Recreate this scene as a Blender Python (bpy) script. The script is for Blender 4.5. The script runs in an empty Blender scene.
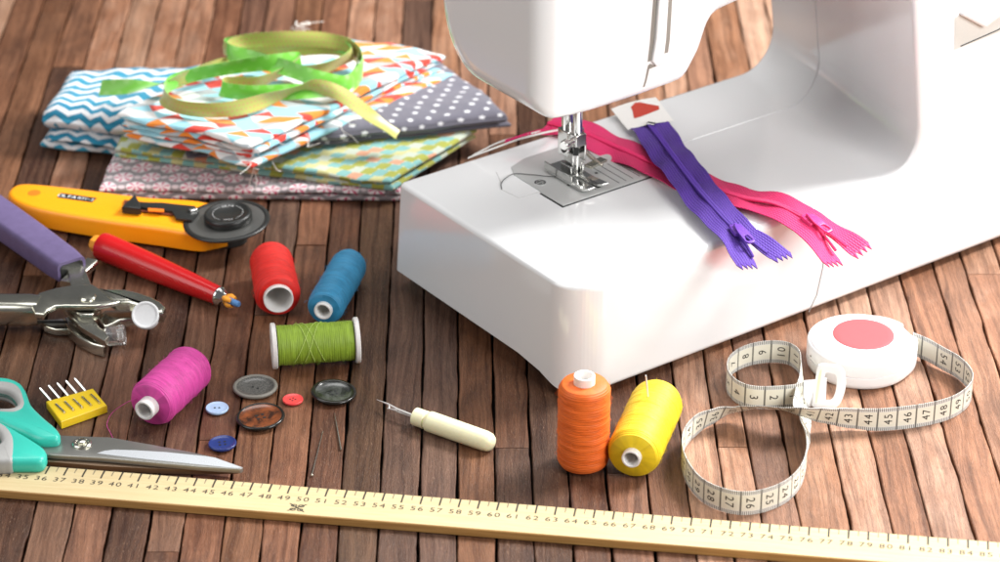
import bpy, bmesh, math, random
from mathutils import Vector, Matrix, noise
random.seed(7)
SC = bpy.context.scene
COL = SC.collection
U = 0.01                       # everything below is written in centimetres, Blender gets metres
PI = math.pi
# ------------------------------------------------------------------ camera numbers
TH = math.radians(28.5); FPX = 1512/math.tan(TH); DIST = FPX/16.9
CH = DIST*math.sin(TH); CY = -DIST*math.cos(TH)
def at(px, py, z=0.0):
    """point of the horizontal plane at height z (cm), read off the photograph's calibrated view"""
    u = (px-500)/FPX; v = -(py-281)/FPX
    dx, dy, dz = u, math.cos(TH)+v*math.sin(TH), -math.sin(TH)+v*math.cos(TH)
    t = (z-CH)/dz
    return Vector((dx*t, CY+dy*t, z))
MA = math.radians(36.1); CA, SA = math.cos(MA), math.sin(MA)
def mw(a, b, z): return Vector((a*CA-b*SA, a*SA+b*CA, z))     # machine frame -> world

# ------------------------------------------------------------------ mesh builder
class MB:
    def __init__(s): s.v=[]; s.f=[]; s.mi=[]; s.uv=[]; s.colr={}
    def add(s, vs, fs, mi=0, uvs=None):
        n=len(s.v); s.v+= [Vector(p) for p in vs]
        s.uv += [tuple(t) for t in uvs] if uvs else [(0,0)]*len(vs)
        for f in fs: s.f.append([i+n for i in f]); s.mi.append(mi)
        return n
    def box(s, c, d, M=None, mi=0):
        x,y,z=[k/2 for k in d]; c=Vector(c)
        vs=[Vector((i*x,j*y,k*z)) for k in(-1,1) for j in(-1,1) for i in(-1,1)]
        if M: vs=[M@p for p in vs]
        s.add([c+p for p in vs],[(0,2,3,1),(4,5,7,6),(0,1,5,4),(2,6,7,3),(0,4,6,2),(1,3,7,5)],mi)
    def tube(s, pts, r, n=8, mi=0, cap=True):
        pts=[Vector(p) for p in pts]; k=len(pts)
        rs=r if isinstance(r,(list,tuple)) else [r]*k
        up=None; vs=[]
        for i,p in enumerate(pts):
            t=(pts[min(i+1,k-1)]-pts[max(i-1,0)]).normalized()
            if up is None:
                up=Vector((0,0,1)) if abs(t.z)<.9 else Vector((1,0,0))
            a=t.cross(up)
            if a.length<1e-6: a=t.orthogonal()
            a.normalize(); b=a.cross(t).normalized(); up=b
            for j in range(n):
                q=2*PI*j/n; vs.append(p+a*math.cos(q)*rs[i]+b*math.sin(q)*rs[i])
        fs=[]
        for i in range(k-1):
            for j in range(n):
                j2=(j+1)%n; fs.append((i*n+j,i*n+j2,(i+1)*n+j2,(i+1)*n+j))
        if cap: fs.append(tuple(range(n-1,-1,-1))); fs.append(tuple((k-1)*n+j for j in range(n)))
        s.add(vs,fs,mi)
    def lathe(s, prof, M=None, n=40, mi=0, fn=None, cap0=False, cap1=False):
        vs=[];k=len(prof); uvs=[]
        for (r,z) in prof:
            for j in range(n):
                q=2*PI*j/n; rr=r+(fn(q,z,r) if fn else 0)
                vs.append(Vector((rr*math.cos(q),rr*math.sin(q),z))); uvs.append((q,z))
        if M: vs=[M@p for p in vs]
        fs=[]
        for i in range(k-1):
            for j in range(n):
                j2=(j+1)%n; fs.append((i*n+j,i*n+j2,(i+1)*n+j2,(i+1)*n+j))
        if cap0: fs.append(tuple(range(n-1,-1,-1)))
        if cap1: fs.append(tuple((k-1)*n+j for j in range(n)))
        s.add(vs,fs,mi,uvs)
    def prism(s, poly, z0, z1, M=None, mi=0, inset=0.0, zf=None):
        """extruded polygon with an optional chamfered top rim"""
        n=len(poly); ar=sum(poly[i][0]*poly[(i+1)%n][1]-poly[(i+1)%n][0]*poly[i][1] for i in range(n))
        if ar<0: poly=poly[::-1]
        lv=[(poly,z0)]
        if inset>0:
            for q in (0,30,60,90):
                d=inset*(1-math.cos(math.radians(q))); zz=z1-inset+inset*math.sin(math.radians(q))
                lv.append((offset_poly(poly,d),zz))
        else: lv.append((poly,z1))
        vs=[]
        for P_,z in lv: vs+=[Vector((p[0],p[1],z)) for p in P_]
        if zf: vs=[Vector((p.x,p.y,p.z+zf(p.x,p.y))) for p in vs]
        if M: vs=[M@p for p in vs]
        fs=[]
        for i in range(len(lv)-1):
            for j in range(n):
                j2=(j+1)%n; fs.append((i*n+j,i*n+j2,(i+1)*n+j2,(i+1)*n+j))
        fs.append(tuple(range(n-1,-1,-1))); fs.append(tuple((len(lv)-1)*n+j for j in range(n)))
        s.add(vs,fs,mi)
    def ring(s, outer, inner, z0, z1, r=0.15, zf=None, mi=0):
        """flat ring between two closed outlines with rounded rims"""
        n=len(outer); secs=[]
        def lay(o,i,z): secs.append((o,i,z))
        prof=[(0,z0+r),(r*.3,z0+r*.3),(r,z0)],[(r,z1),(r*.3,z1-r*.3),(0,z1-r)]
        loops=[]
        for d,z in [(r*.3,z0+r*.3),(0,z0+r),(0,z1-r),(r*.3,z1-r*.3),(r,z1)]: loops.append((offset_poly(outer,d,True),z))
        for d,z in [(r,z1),(r*.3,z1-r*.3),(0,z1-r),(0,z0+r),(r*.3,z0+r*.3),(r,z0)]: loops.append((offset_poly(inner,-d,True),z))
        loops.append((offset_poly(outer,r,True),z0))
        vs=[];fs=[];m=len(loops)
        for P_,z in loops: vs+=[Vector((p[0],p[1],z+(zf(p[0],p[1]) if zf else 0))) for p in P_]
        for i in range(m):
            i2=(i+1)%m
            for j in range(n):
                j2=(j+1)%n; fs.append((i*n+j,i*n+j2,i2*n+j2,i2*n+j))
        s.add(vs,fs,mi)
    def loft(s, rings, mi=0, cap=True):
        n=len(rings[0]); vs=[p for r in rings for p in r]; fs=[]
        for i in range(len(rings)-1):
            for j in range(n):
                j2=(j+1)%n; fs.append((i*n+j,i*n+j2,(i+1)*n+j2,(i+1)*n+j))
        if cap: fs.append(tuple(range(n-1,-1,-1))); fs.append(tuple((len(rings)-1)*n+j for j in range(n)))
        s.add(vs,fs,mi)
    def strip(s, pts, wv, w, th=0.03, mi_front=0, mi_back=0, nv=2, u0=0, edge=None, vf=None):
        """band along pts; wv = width direction per point; two skins th apart"""
        k=len(pts); us=[u0]
        for i in range(1,k): us.append(us[-1]+(pts[i]-pts[i-1]).length)
        ws=w if isinstance(w,(list,tuple)) else [w]*k
        base=len(s.v); vs=[];uv=[]
        for side in (1,-1):
            for i in range(k):
                t=(pts[min(i+1,k-1)]-pts[max(i-1,0)]).normalized(); wd=wv[i].normalized(); nn=t.cross(wd).normalized()
                for j in range(nv+1):
                    q=(j/nv-.5)
                    p=pts[i]+wd*q*ws[i]+nn*side*th/2
                    if vf: p=p+nn*vf(us[i],q)
                    vs.append(p); uv.append((us[i],q*ws[i]))
        n1=nv+1; o2=k*n1; f0=[];f1=[]
        for i in range(k-1):
            for j in range(nv):
                a=i*n1+j; f0.append((a,a+n1,a+n1+1,a+1)); f1.append((o2+a,o2+a+1,o2+a+n1+1,o2+a+n1))
        es=[]
        for i in range(k-1):
            a=i*n1; es.append((a,o2+a,o2+a+n1,a+n1)); a=i*n1+nv; es.append((a,a+n1,o2+a+n1,o2+a))
        for j in range(nv): es.append((j,j+1,o2+j+1,o2+j))
        a=(k-1)*n1
        for j in range(nv): es.append((a+j+1,a+j,o2+a+j,o2+a+j+1))
        s.add(vs,f0,mi_front,uv)
        for fl,m in ((f1,mi_back),(es,mi_back)):
            for f in fl: s.f.append([i+base for i in f]); s.mi.append(m)
        return us

def offset_poly(poly, d, auto=False):
    n=len(poly); ar=sum(poly[i][0]*poly[(i+1)%n][1]-poly[(i+1)%n][0]*poly[i][1] for i in range(n))
    sg=1 if ar>0 else -1
    out=[]
    for i in range(n):
        a=Vector(poly[i-1][:2]); b=Vector(poly[i][:2]); c=Vector(poly[(i+1)%n][:2])
        e1=(b-a); e2=(c-b)
        if e1.length<1e-9 or e2.length<1e-9: out.append((b.x,b.y)); continue
        e1.normalize(); e2.normalize()
        n1=Vector((-e1.y,e1.x))*sg; n2=Vector((-e2.y,e2.x))*sg
        m=n1+n2
        if m.length<1e-6: m=n1
        m.normalize(); k=max(.4,m.dot(n1)); out.append((b.x+m.x*d/k,b.y+m.y*d/k))
    return out
def spline(pts, n=12, closed=False):
    P_=[Vector(p) for p in pts]; m=len(P_); out=[]
    rng=m if closed else m-1
    for i in range(rng):
        if closed: p0,p1,p2,p3=P_[i-1],P_[i],P_[(i+1)%m],P_[(i+2)%m]
        else:
            p1,p2=P_[i],P_[i+1]; p0=P_[i-1] if i>0 else p1*2-p2; p3=P_[i+2] if i+2<m else p2*2-p1
        for k in range(n):
            t=k/n
            out.append(0.5*((2*p1)+(p2-p0)*t+(2*p0-5*p1+4*p2-p3)*t*t+(3*p1-3*p2+p3-p0)*t**3))
    if not closed: out.append(P_[-1])
    return out
def resample(pts, step):
    out=[pts[0]]; acc=0; L=[0]
    for i in range(1,len(pts)): L.append(L[-1]+(pts[i]-pts[i-1]).length)
    n=max(2,int(L[-1]/step)); j=0; out=[]
    for k in range(n+1):
        t=L[-1]*k/n
        while j<len(L)-2 and L[j+1]<t: j+=1
        q=(t-L[j])/max(1e-9,L[j+1]-L[j]); out.append(pts[j].lerp(pts[j+1],q))
    return out

# ------------------------------------------------------------------ objects
def setp(o, label=None, cat=None, group=None, kind=None):
    if label: o['label']=label
    if cat: o['category']=cat
    if group: o['group']=group
    if kind: o['kind']=kind
    return o
def thing(name, loc, label, cat, group=None, M=None):
    o=bpy.data.objects.new(name,None); COL.objects.link(o); o.empty_display_size=.01
    o['_o']=0; del o['_o']
    o.location=Vector(loc)*U
    if M is not None: o.rotation_euler=M.to_euler()
    return setp(o,label,cat,group)
def build(name, mb, mats, parent=None, origin=None, smooth=True, angle=40, bevel=0, wn=False, label=None, local=False, kind=None):
    """mesh from mb. World-frame vertices are made relative to the parent's place unless local=True"""
    if not isinstance(mats,(list,tuple)): mats=[mats]
    me=bpy.data.meshes.new(name)
    o=bpy.data.objects.new(name,me); COL.objects.link(o)
    vs=mb.v
    if parent is not None:
        chain=Vector((0,0,0)); p=parent
        while p is not None: chain+=Vector(p.location)/U; p=p.parent
        if not local: vs=[v-chain for v in vs]
        o.parent=parent
    elif origin is not None:
        og=Vector(origin); vs=[v-og for v in vs]; o.location=og*U
    me.from_pydata([tuple(v*U) for v in vs],[],[tuple(f) for f in mb.f])
    for m in mats: me.materials.append(m)
    me.polygons.foreach_set('material_index',mb.mi)
    uvl=me.uv_layers.new(name='UVMap')
    for l in me.loops: uvl.data[l.index].uv=mb.uv[l.vertex_index]
    if mb.colr:
        ca=me.color_attributes.new('rnd','FLOAT_COLOR','POINT')
        for i in range(len(vs)):
            ca.data[i].color=mb.colr.get(i,(0,0,0,1))
    bm=bmesh.new(); bm.from_mesh(me); bmesh.ops.recalc_face_normals(bm,faces=bm.faces)
    for f in bm.faces: f.smooth=smooth
    if smooth:
        ang=math.radians(angle)
        for e in bm.edges:
            if len(e.link_faces)==2 and e.calc_face_angle(0)>ang: e.smooth=False
    bm.to_mesh(me); bm.free()
    if bevel:
        m=o.modifiers.new('Bevel','BEVEL'); m.width=bevel*U; m.segments=3; m.limit_method='ANGLE'; m.angle_limit=math.radians(35)
        m.harden_normals=False
    if wn:
        m=o.modifiers.new('WN','WEIGHTED_NORMAL'); m.keep_sharp=True
    if label: o['label']=label
    if kind: o['kind']=kind
    return o

_glyph={}
FONT=None
def glyph(ch):
    if ch in _glyph: return _glyph[ch]
    c=bpy.data.curves.new('g','FONT'); c.body=ch; c.size=1; c.resolution_u=3
    o=bpy.data.objects.new('g',c); COL.objects.link(o)
    dg=bpy.context.evaluated_depsgraph_get(); dg.update()
    me=o.evaluated_get(dg).to_mesh()
    vs=[Vector(v.co) for v in me.vertices]; fs=[tuple(p.vertices) for p in me.polygons]
    o.evaluated_get(dg).to_mesh_clear(); bpy.data.objects.remove(o); bpy.data.curves.remove(c)
    _glyph[ch]=(vs,fs); return _glyph[ch]
def text(mb, s, size, f, mi=0, adv=.62, bold=0):
    """write s centred on (0,0); f maps (x,y) -> world"""
    w=len(s)*adv*size
    for i,ch in enumerate(s):
        if ch==' ': continue
        vs,fs=glyph(ch)
        if not vs: continue
        cx=(min(v.x for v in vs)+max(v.x for v in vs))/2
        x0=-w/2+(i+.5)*adv*size
        mb.add([f(x0+(v.x-cx)*size,(v.y-.35)*size) for v in vs],fs,mi)

# ------------------------------------------------------------------ material helpers
class X:
    """tiny expression wrapper over shader math nodes"""
    def __init__(s,nt,o): s.nt=nt; s.o=o
    def _m(s,op,*a):
        n=s.nt.nodes.new('ShaderNodeMath'); n.operation=op
        for i,q in enumerate((s,)+a):
            if isinstance(q,X): s.nt.links.new(q.o,n.inputs[i])
            else: n.inputs[i].default_value=q
        return X(s.nt,n.outputs[0])
    def __add__(s,b): return s._m('ADD',b)
    __radd__=__add__
    def __sub__(s,b): return s._m('SUBTRACT',b)
    def __rsub__(s,b): return (s*-1)+b
    def __mul__(s,b): return s._m('MULTIPLY',b)
    __rmul__=__mul__
    def __truediv__(s,b): return s._m('DIVIDE',b)
    def fract(s): return s._m('FRACT')
    def floor(s): return s._m('FLOOR')
    def abs(s): return s._m('ABSOLUTE')
    def lt(s,b): return s._m('LESS_THAN',b)
    def gt(s,b): return s._m('GREATER_THAN',b)
    def max(s,b): return s._m('MAXIMUM',b)
    def min(s,b): return s._m('MINIMUM',b)
    def sqrt(s): return s._m('SQRT')
    def sin(s): return s._m('SINE')
    def cos(s): return s._m('COSINE')
    def atan2(s,b): return s._m('ARCTAN2',b)
    def pow(s,b): return s._m('POWER',b)
    def clamp(s):
        r=s._m('ADD',0.0); r.o.node.use_clamp=True; return r
def newmat(name):
    m=bpy.data.materials.new(name); m.use_nodes=True; nt=m.node_tree
    return m,nt,nt.nodes['Principled BSDF']
def sep(nt,sock):
    n=nt.nodes.new('ShaderNodeSeparateXYZ'); nt.links.new(sock,n.inputs[0]); return [X(nt,n.outputs[i]) for i in range(3)]
def comb(nt,a,b,c=0.0):
    n=nt.nodes.new('ShaderNodeCombineXYZ')
    for i,q in enumerate((a,b,c)):
        if isinstance(q,X): nt.links.new(q.o,n.inputs[i])
        else: n.inputs[i].default_value=q
    return n.outputs[0]
def coords(nt,kind='Object',scale=100.0):
    t=nt.nodes.new('ShaderNodeTexCoord'); m=nt.nodes.new('ShaderNodeMapping'); nt.links.new(t.outputs[kind],m.inputs[0])
    m.inputs['Scale'].default_value=(scale,)*3 if not isinstance(scale,tuple) else scale
    return m.outputs[0]
def noisen(nt,vec,scale,detail=3,rough=.5,dist=0,w=None):
    n=nt.nodes.new('ShaderNodeTexNoise')
    if w is not None: n.noise_dimensions='4D'; nt.links.new(w.o,n.inputs['W'])
    nt.links.new(vec,n.inputs['Vector']); n.inputs['Scale'].default_value=scale; n.inputs['Detail'].default_value=detail
    n.inputs['Roughness'].default_value=rough; n.inputs['Distortion'].default_value=dist
    return X(nt,n.outputs[0])
def mixc(nt,f,a,b,mode='MIX'):
    n=nt.nodes.new('ShaderNodeMix'); n.data_type='RGBA'; n.blend_type=mode
    if isinstance(f,X): nt.links.new(f.o,n.inputs[0])
    else: n.inputs[0].default_value=f
    for i,q in ((6,a),(7,b)):
        if isinstance(q,tuple): n.inputs[i].default_value=q+(1,)
        else: nt.links.new(q,n.inputs[i])
    return n.outputs[2]
def ramp(nt,f,stops,interp='LINEAR'):
    n=nt.nodes.new('ShaderNodeValToRGB'); nt.links.new(f.o,n.inputs[0]); r=n.color_ramp; r.interpolation=interp
    while len(r.elements)<len(stops): r.elements.new(.5)
    for e,(p,c) in zip(r.elements,stops): e.position=p; e.color=c+(1,)
    return n.outputs[0]
def bump(nt,p,h,strength=.3,dist=.02):
    n=nt.nodes.new('ShaderNodeBump'); n.inputs['Strength'].default_value=strength; n.inputs['Distance'].default_value=dist*U
    nt.links.new(h.o,n.inputs['Height']); nt.links.new(n.outputs[0],p.inputs['Normal']); return n
def plain(name,c,rough=.4,metal=0,var=.06,bmp=.15,bscale=6,spec=.5,coat=0,trans=0,sub=0,ior=1.45,alpha=1):
    m,nt,p=newmat(name); v=coords(nt)
    n=noisen(nt,v,bscale,4,.6)
    p.inputs['Roughness'].default_value=rough
    col=mixc(nt,n,tuple(max(0,k*(1-var)) for k in c),tuple(min(1,k*(1+var)) for k in c))
    nt.links.new(col,p.inputs['Base Color'])
    n2=noisen(nt,v,1.3,3,.6)
    r=n2*.12+(rough-.06); nt.links.new(r.clamp().o,p.inputs['Roughness'])
    p.inputs['Metallic'].default_value=metal; p.inputs['Specular IOR Level'].default_value=spec
    p.inputs['Coat Weight'].default_value=coat; p.inputs['Transmission Weight'].default_value=trans; p.inputs['IOR'].default_value=ior
    p.inputs['Coat Roughness'].default_value=.12
    if sub:
        p.inputs['Subsurface Weight'].default_value=sub; p.inputs['Subsurface Radius'].default_value=(.004,.003,.002); p.inputs['Subsurface Scale'].default_value=1
    if bmp: bump(nt,p,n,bmp,.01)
    return m

# ------------------------------------------------------------------ materials
def wood_mat():
    m,nt,p=newmat('reclaimed_plank_wood')
    at_=nt.nodes.new('ShaderNodeAttribute'); at_.attribute_name='rnd'
    r,g,b=sep(nt,at_.outputs['Color'])  # r: plank tone, random plus a painted light gradient; g, b: random
    c=coords(nt); x,y,z=sep(nt,c)
    w=g*37.0
    warp=noisen(nt,comb(nt,x*.5,y*.12,z),1,3,.5,0,w)
    xs=x+warp*1.3
    grain=noisen(nt,comb(nt,xs*3.2,y*.085,z),1,6,.66,.35,w)
    fine=noisen(nt,comb(nt,xs*14,y*.42,z*3),1,4,.7,.1,w)
    blot=noisen(nt,comb(nt,x*.45,y*.17,z),1,5,.66,.5,b*11.0)
    blot2=noisen(nt,comb(nt,x*.8,y*.33,z),1,3,.6,.3,b*23.0)
    scr=noisen(nt,comb(nt,x*9+y*1.6,y*1.5+x*.6,z),1,5,.78,.5,w)
    fleck=noisen(nt,comb(nt,x*24,y*3.4,z),1,3,.7,0,w)
    pore=noisen(nt,comb(nt,x*34,y*2.2,z),1,2,.6,0,w)
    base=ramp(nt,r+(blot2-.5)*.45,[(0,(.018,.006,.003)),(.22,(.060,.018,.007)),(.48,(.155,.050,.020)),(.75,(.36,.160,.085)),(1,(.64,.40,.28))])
    base=mixc(nt,(b-.4).clamp()*.45,base,(.20,.095,.035))
    base=mixc(nt,(g-.65).clamp()*.9,base,(.30,.20,.16))
    k=((grain-.5)*3.6+.5).clamp()
    col=mixc(nt,k,mixc(nt,.58,base,(.020,.007,.004)),mixc(nt,.10,base,(.66,.40,.26)))
    col=mixc(nt,((blot-.50)*4.0).clamp()*(1.02-r*.72),col,(.022,.009,.006))
    col=mixc(nt,((fine-.50)*3.5).clamp()*.5,col,(.03,.011,.006))
    col=mixc(nt,((fleck-.60)*7).clamp()*.5,col,(.58,.36,.24))
    col=mixc(nt,((scr-.60)*6).clamp()*.38,col,(.62,.42,.30))
    col=mixc(nt,((pore-.58)*8).clamp()*.65,col,(.016,.006,.004))
    nt.links.new(col,p.inputs['Base Color'])
    ro=fine*.25+blot*.30+scr*.2+.04
    nt.links.new(ro.clamp().o,p.inputs['Roughness'])
    p.inputs['Specular IOR Level'].default_value=.38
    bump(nt,p,grain*.7+fine*1.0+scr*.5+fleck*.4+pore*-.7,.7,.06)
    return m
M={}
M['wood']=wood_mat()
M['under']=plain('dark_gap_backing',(.012,.007,.005),.9,bmp=0)
M['white']=plain('white_machine_plastic',(.86,.87,.875),.14,var=.010,bmp=.0,coat=.8,spec=.5)
M['white2']=plain('white_case_plastic',(.80,.80,.81),.30,var=.01,bmp=.02,coat=.3)
M['seam']=plain('seam_shadow_grey',(.30,.30,.29),.6,bmp=0)
M['dark']=plain('black_plastic',(.018,.019,.018),.35,bmp=.1)
M['steel']=plain('brushed_steel_plate',(.66,.67,.66),.36,metal=.4,var=.08,bmp=.1,bscale=20)
M['chrome']=plain('polished_chrome',(.74,.74,.72),.13,metal=1,bmp=.0)
M['nickel']=plain('nickel_plated_steel',(.62,.61,.53),.25,metal=1,bmp=.03)
M['blade']=plain('ground_scissor_steel',(.34,.335,.31),.32,metal=.75,var=.1,bmp=.05,bscale=12)
M['bladeedge']=plain('polished_scissor_edge',(.62,.65,.68),.28,metal=.3,var=.03,bmp=.0)
M['bladerefl']=plain('blade_steel_wood_reflection',(.22,.15,.10),.35,metal=.8)  # brown stands in for the tabletop mirrored in the lower blade
M['teal']=plain('teal_handle_plastic',(.04,.50,.40),.35,var=.04,bmp=.05,coat=.1,sub=0)
M['grey_rubber']=plain('grey_soft_grip_rubber',(.36,.36,.35),.55,var=.06)
M['purple_grip']=plain('dull_purple_vinyl_grip',(.125,.095,.20),.46,var=.22,bmp=.7,bscale=1.6)
M['amber']=plain('amber_yellow_plastic',(.94,.34,.006),.33,var=.03,bmp=.05,sub=.1)
M['amber_dark']=plain('orange_shadow_plastic',(.72,.17,.01),.4)
M['redbody']=plain('glossy_red_barrel',(.52,.008,.010),.24,var=.05,bmp=.03,coat=.3)
M['orangelead']=plain('orange_wax',(.90,.36,.03),.5)
M['bluelead']=plain('blue_chalk_lead',(.08,.22,.48),.6)
M['yellow']=plain('yellow_needle_case_plastic',(.90,.62,.02),.32,sub=.2,bmp=.05)
M['yellow_dk']=plain('yellow_slot_plastic',(.55,.36,.02),.4)
M['cream']=plain('pale_cream_plastic',(.86,.83,.55),.36,sub=.25,bmp=.03)
M['clear']=plain('clear_acrylic',(.92,.92,.92),.08,trans=.9,bmp=0)
M['tube']=plain('white_spool_core',(.76,.74,.72),.4,sub=.15,bmp=.03)
M['card']=plain('white_paper_card',(.80,.79,.76),.6)
M['redprint']=plain('brick_red_print',(.50,.05,.03),.6)
M['pinkdisc']=plain('coral_pink_button_plastic',(.95,.075,.085),.5,var=.02,bmp=.02)
M['ink']=plain('printed_black_ink',(.025,.022,.018),.6,bmp=0)
M['inkgrey']=plain('printed_grey_ink',(.16,.14,.10),.6,bmp=0)
M['whiteprint']=plain('white_print',(.8,.8,.78),.5,bmp=0)
M['whitethread']=plain('white_loose_thread',(.78,.76,.72),.7,bmp=0)
M['blackthread']=plain('black_sewing_thread',(.03,.03,.03),.6,bmp=0)
M['rubber']=plain('dark_rubber',(.03,.03,.03),.7)
def ruler_mat():
    m,nt,p=newmat('varnished_ruler_wood'); x,y,z=sep(nt,coords(nt))
    g=noisen(nt,comb(nt,x*.35,y*7,z*7),1,4,.6,.3); f=noisen(nt,comb(nt,x*1.5,y*30,z*30),1,3,.6)
    col=mixc(nt,((g-.3)*1.6).clamp(),(.52,.41,.22),(.64,.53,.32)); col=mixc(nt,((f-.5)*3).clamp()*.2,col,(.50,.34,.15))
    nt.links.new(col,p.inputs['Base Color']); p.inputs['Roughness'].default_value=.42; bump(nt,p,g+f,.15,.01); return m
M['ruler']=ruler_mat()
def ruler_side():
    m,nt,p=newmat('ruler_end_grain_side'); x,y,z=sep(nt,coords(nt))
    g=noisen(nt,comb(nt,x*.3,y*6,z*14),1,4,.6,.3)
    col=mixc(nt,((g-.3)*2).clamp(),(.30,.15,.04),(.52,.30,.10)); nt.links.new(col,p.inputs['Base Color']); p.inputs['Roughness'].default_value=.5; return m
M['rulerside']=ruler_side()
def thread_mat(name,c,c2=None):
    m,nt,p=newmat(name); v=coords(nt); x,y,z=sep(nt,v)
    an=y.atan2(x)
    w1=((z*62+an*1.0).sin()); w2=((z*41-an*2.0).sin())
    n=noisen(nt,comb(nt,an*1.2,z*9,0.0),1,4,.65); big=noisen(nt,comb(nt,an*.5,z*1.6,0.0),1,3,.5)
    nf=noisen(nt,v,30,2,.5)
    dk=tuple(k*.60 for k in c); lt=tuple(min(1,k*1.25+.02) for k in c)
    col=mixc(nt,((n-.35)*2.2+w1*.10).clamp(),dk,c); col=mixc(nt,((big-.45)*2.5).clamp()*.5,col,lt)
    col=mixc(nt,((nf-.55)*4).clamp()*.25,col,lt)
    if c2: col=mixc(nt,((z*-1.0+1.1+x*.55)).clamp()*.8,col,c2)
    nt.links.new(col,p.inputs['Base Color']); p.inputs['Roughness'].default_value=.55
    p.inputs['Sheen Weight'].default_value=.12; p.inputs['Sheen Roughness'].default_value=.4
    p.inputs['Sheen Tint'].default_value=tuple(min(1,k+.2) for k in c)+(1,)
    bump(nt,p,w1*.35+w2*.2+n*1.0,.6,.03)
    return m
M['t_orange']=thread_mat('orange_thread',(1.0,.17,.014)); M['t_yellow']=thread_mat('yellow_thread',(.90,.62,.008))
M['t_red']=thread_mat('red_thread',(.90,.018,.010)); M['t_blue']=thread_mat('blue_thread',(.03,.27,.50))
M['t_green']=thread_mat('lime_green_thread',(.30,.46,.03)); M['t_mag']=thread_mat('magenta_thread',(.78,.07,.40))
def uvs(nt):
    t=nt.nodes.new('ShaderNodeTexCoord'); return sep(nt,t.outputs['UV'])[:2]
def cloth_finish(m,nt,p,col,u,v,rough=.85,wb=.25):
    wv=(u*150).sin()*(v*150).sin()
    n=noisen(nt,comb(nt,u,v,0.0),5,4,.6)
    col=mixc(nt,n*.25,col,(.1,.1,.12),'MULTIPLY'); nt.links.new(col,p.inputs['Base Color'])
    p.inputs['Roughness'].default_value=rough; p.inputs['Sheen Weight'].default_value=.25
    bump(nt,p,n*1.0+wv*.1,wb,.04); return m
def hash2(nt,a,b,seed=0.0):
    n=nt.nodes.new('ShaderNodeTexWhiteNoise'); n.noise_dimensions='3D'; nt.links.new(comb(nt,a,b,seed),n.inputs[0]); return X(nt,n.outputs['Value'])
def chevron():
    m,nt,p=newmat('blue_chevron_cotton'); u,v=uvs(nt)
    tri=((u/1.8).fract()-.5).abs()*2.0
    s=((v-tri*.60)/1.2).fract()
    blue=ramp(nt,noisen(nt,comb(nt,u*0.0,v*.25,0.0),1,1,.5),[(0.35,(.006,.19,.33)),(.6,(.015,.30,.46))])
    col=mixc(nt,s.lt(.54),(.74,.76,.78),blue); return cloth_finish(m,nt,p,col,u,v)
def dotsm():
    m,nt,p=newmat('grey_cotton_with_white_dots'); u,v=uvs(nt)
    row=(v/.85).floor(); uu=(u/1.15+row*.5).fract()-.5; vv=(v/.85).fract()-.5
    dx=uu*1.15; dy=vv*.85; r=(dx*dx+dy*dy).sqrt(); th=dy.atan2(dx)
    star=r-(th*5.0).cos()*.035
    base=mixc(nt,noisen(nt,comb(nt,u,v,0.0),1.2,2,.5),(.12,.115,.15),(.155,.15,.19))
    col=mixc(nt,star.lt(.165),base,(.75,.75,.78)); return cloth_finish(m,nt,p,col,u,v)
def trim():
    m,nt,p=newmat('cotton_with_orange_and_blue_triangles'); u,v=uvs(nt)
    a=u/1.15; b=v/1.15
    fa=a.fract(); fb=b.fract(); side=fa.gt(fb)
    h=hash2(nt,a.floor()+side*31.0,b.floor(),3.0)
    W_=(.80,.80,.79)
    col=ramp(nt,h,[(0,W_),(.28,(.30,.60,.70)),(.58,(.80,.24,.02)),(.73,(.64,.04,.02)),(.86,(.42,.46,.48))],'CONSTANT')
    return cloth_finish(m,nt,p,col,u,v)
def checks():
    m,nt,p=newmat('cotton_with_teal_and_lime_checks'); u,v=uvs(nt)
    row=(v/.75).floor(); a=u/.85+row*.5
    h=hash2(nt,a.floor(),row,5.0); par=((a.floor()+row)*.5).fract().lt(.25)
    fx=(a.fract()-.5).abs(); fy=((v/.75).fract()-.5).abs()
    c1=ramp(nt,h,[(0,(.34,.36,.05)),(.62,(.55,.53,.24)),(.84,(.62,.30,.18))],'CONSTANT')
    c2=ramp(nt,h,[(0,(.20,.44,.42)),(.7,(.50,.56,.46))],'CONSTANT')
    col=mixc(nt,par,c1,c2)
    col=mixc(nt,(fx*fx+fy*fy).gt(.36),col,(.62,.62,.40)); return cloth_finish(m,nt,p,col,u,v)
def floral():
    m,nt,p=newmat('grey_cotton_with_pink_flower_wheels'); u,v=uvs(nt)
    row=(v/1.25).floor(); uu=((u/1.75+row*.5).fract()-.5)*1.75; vv=((v/1.25).fract()-.5)*1.25
    r=(uu*uu+vv*vv).sqrt(); th=vv.atan2(uu)
    pet=(th*6.0).sin()
    col=mixc(nt,r.lt(.60),(.25,.22,.23),(.78,.70,.71))
    col=mixc(nt,r.lt(.55)*pet.gt(.45)*r.gt(.08),col,(.55,.07,.16))
    uu2=((u/1.75+row*.5+.5).fract()-.5)*1.75; r2=(uu2*uu2+vv*vv).sqrt()
    col=mixc(nt,r2.lt(.22),col,(.66,.56,.58))
    return cloth_finish(m,nt,p,col,u,v)
M['chev']=chevron(); M['dots']=dotsm(); M['trim']=trim(); M['checks']=checks(); M['floral']=floral()
def zipmat(name,c):
    m,nt,p=newmat(name); u,v=uvs(nt)
    w=(u*55).sin()*.5+(v*38+(u*27).sin()*.8).sin()
    n=noisen(nt,comb(nt,u*6,v*6,0.0),1,3,.6)
    col=mixc(nt,(w*.4+n).clamp(),tuple(k*.6 for k in c),c); nt.links.new(col,p.inputs['Base Color'])
    p.inputs['Roughness'].default_value=.6; p.inputs['Sheen Weight'].default_value=.05; bump(nt,p,w+n,.55,.03); return m
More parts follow.
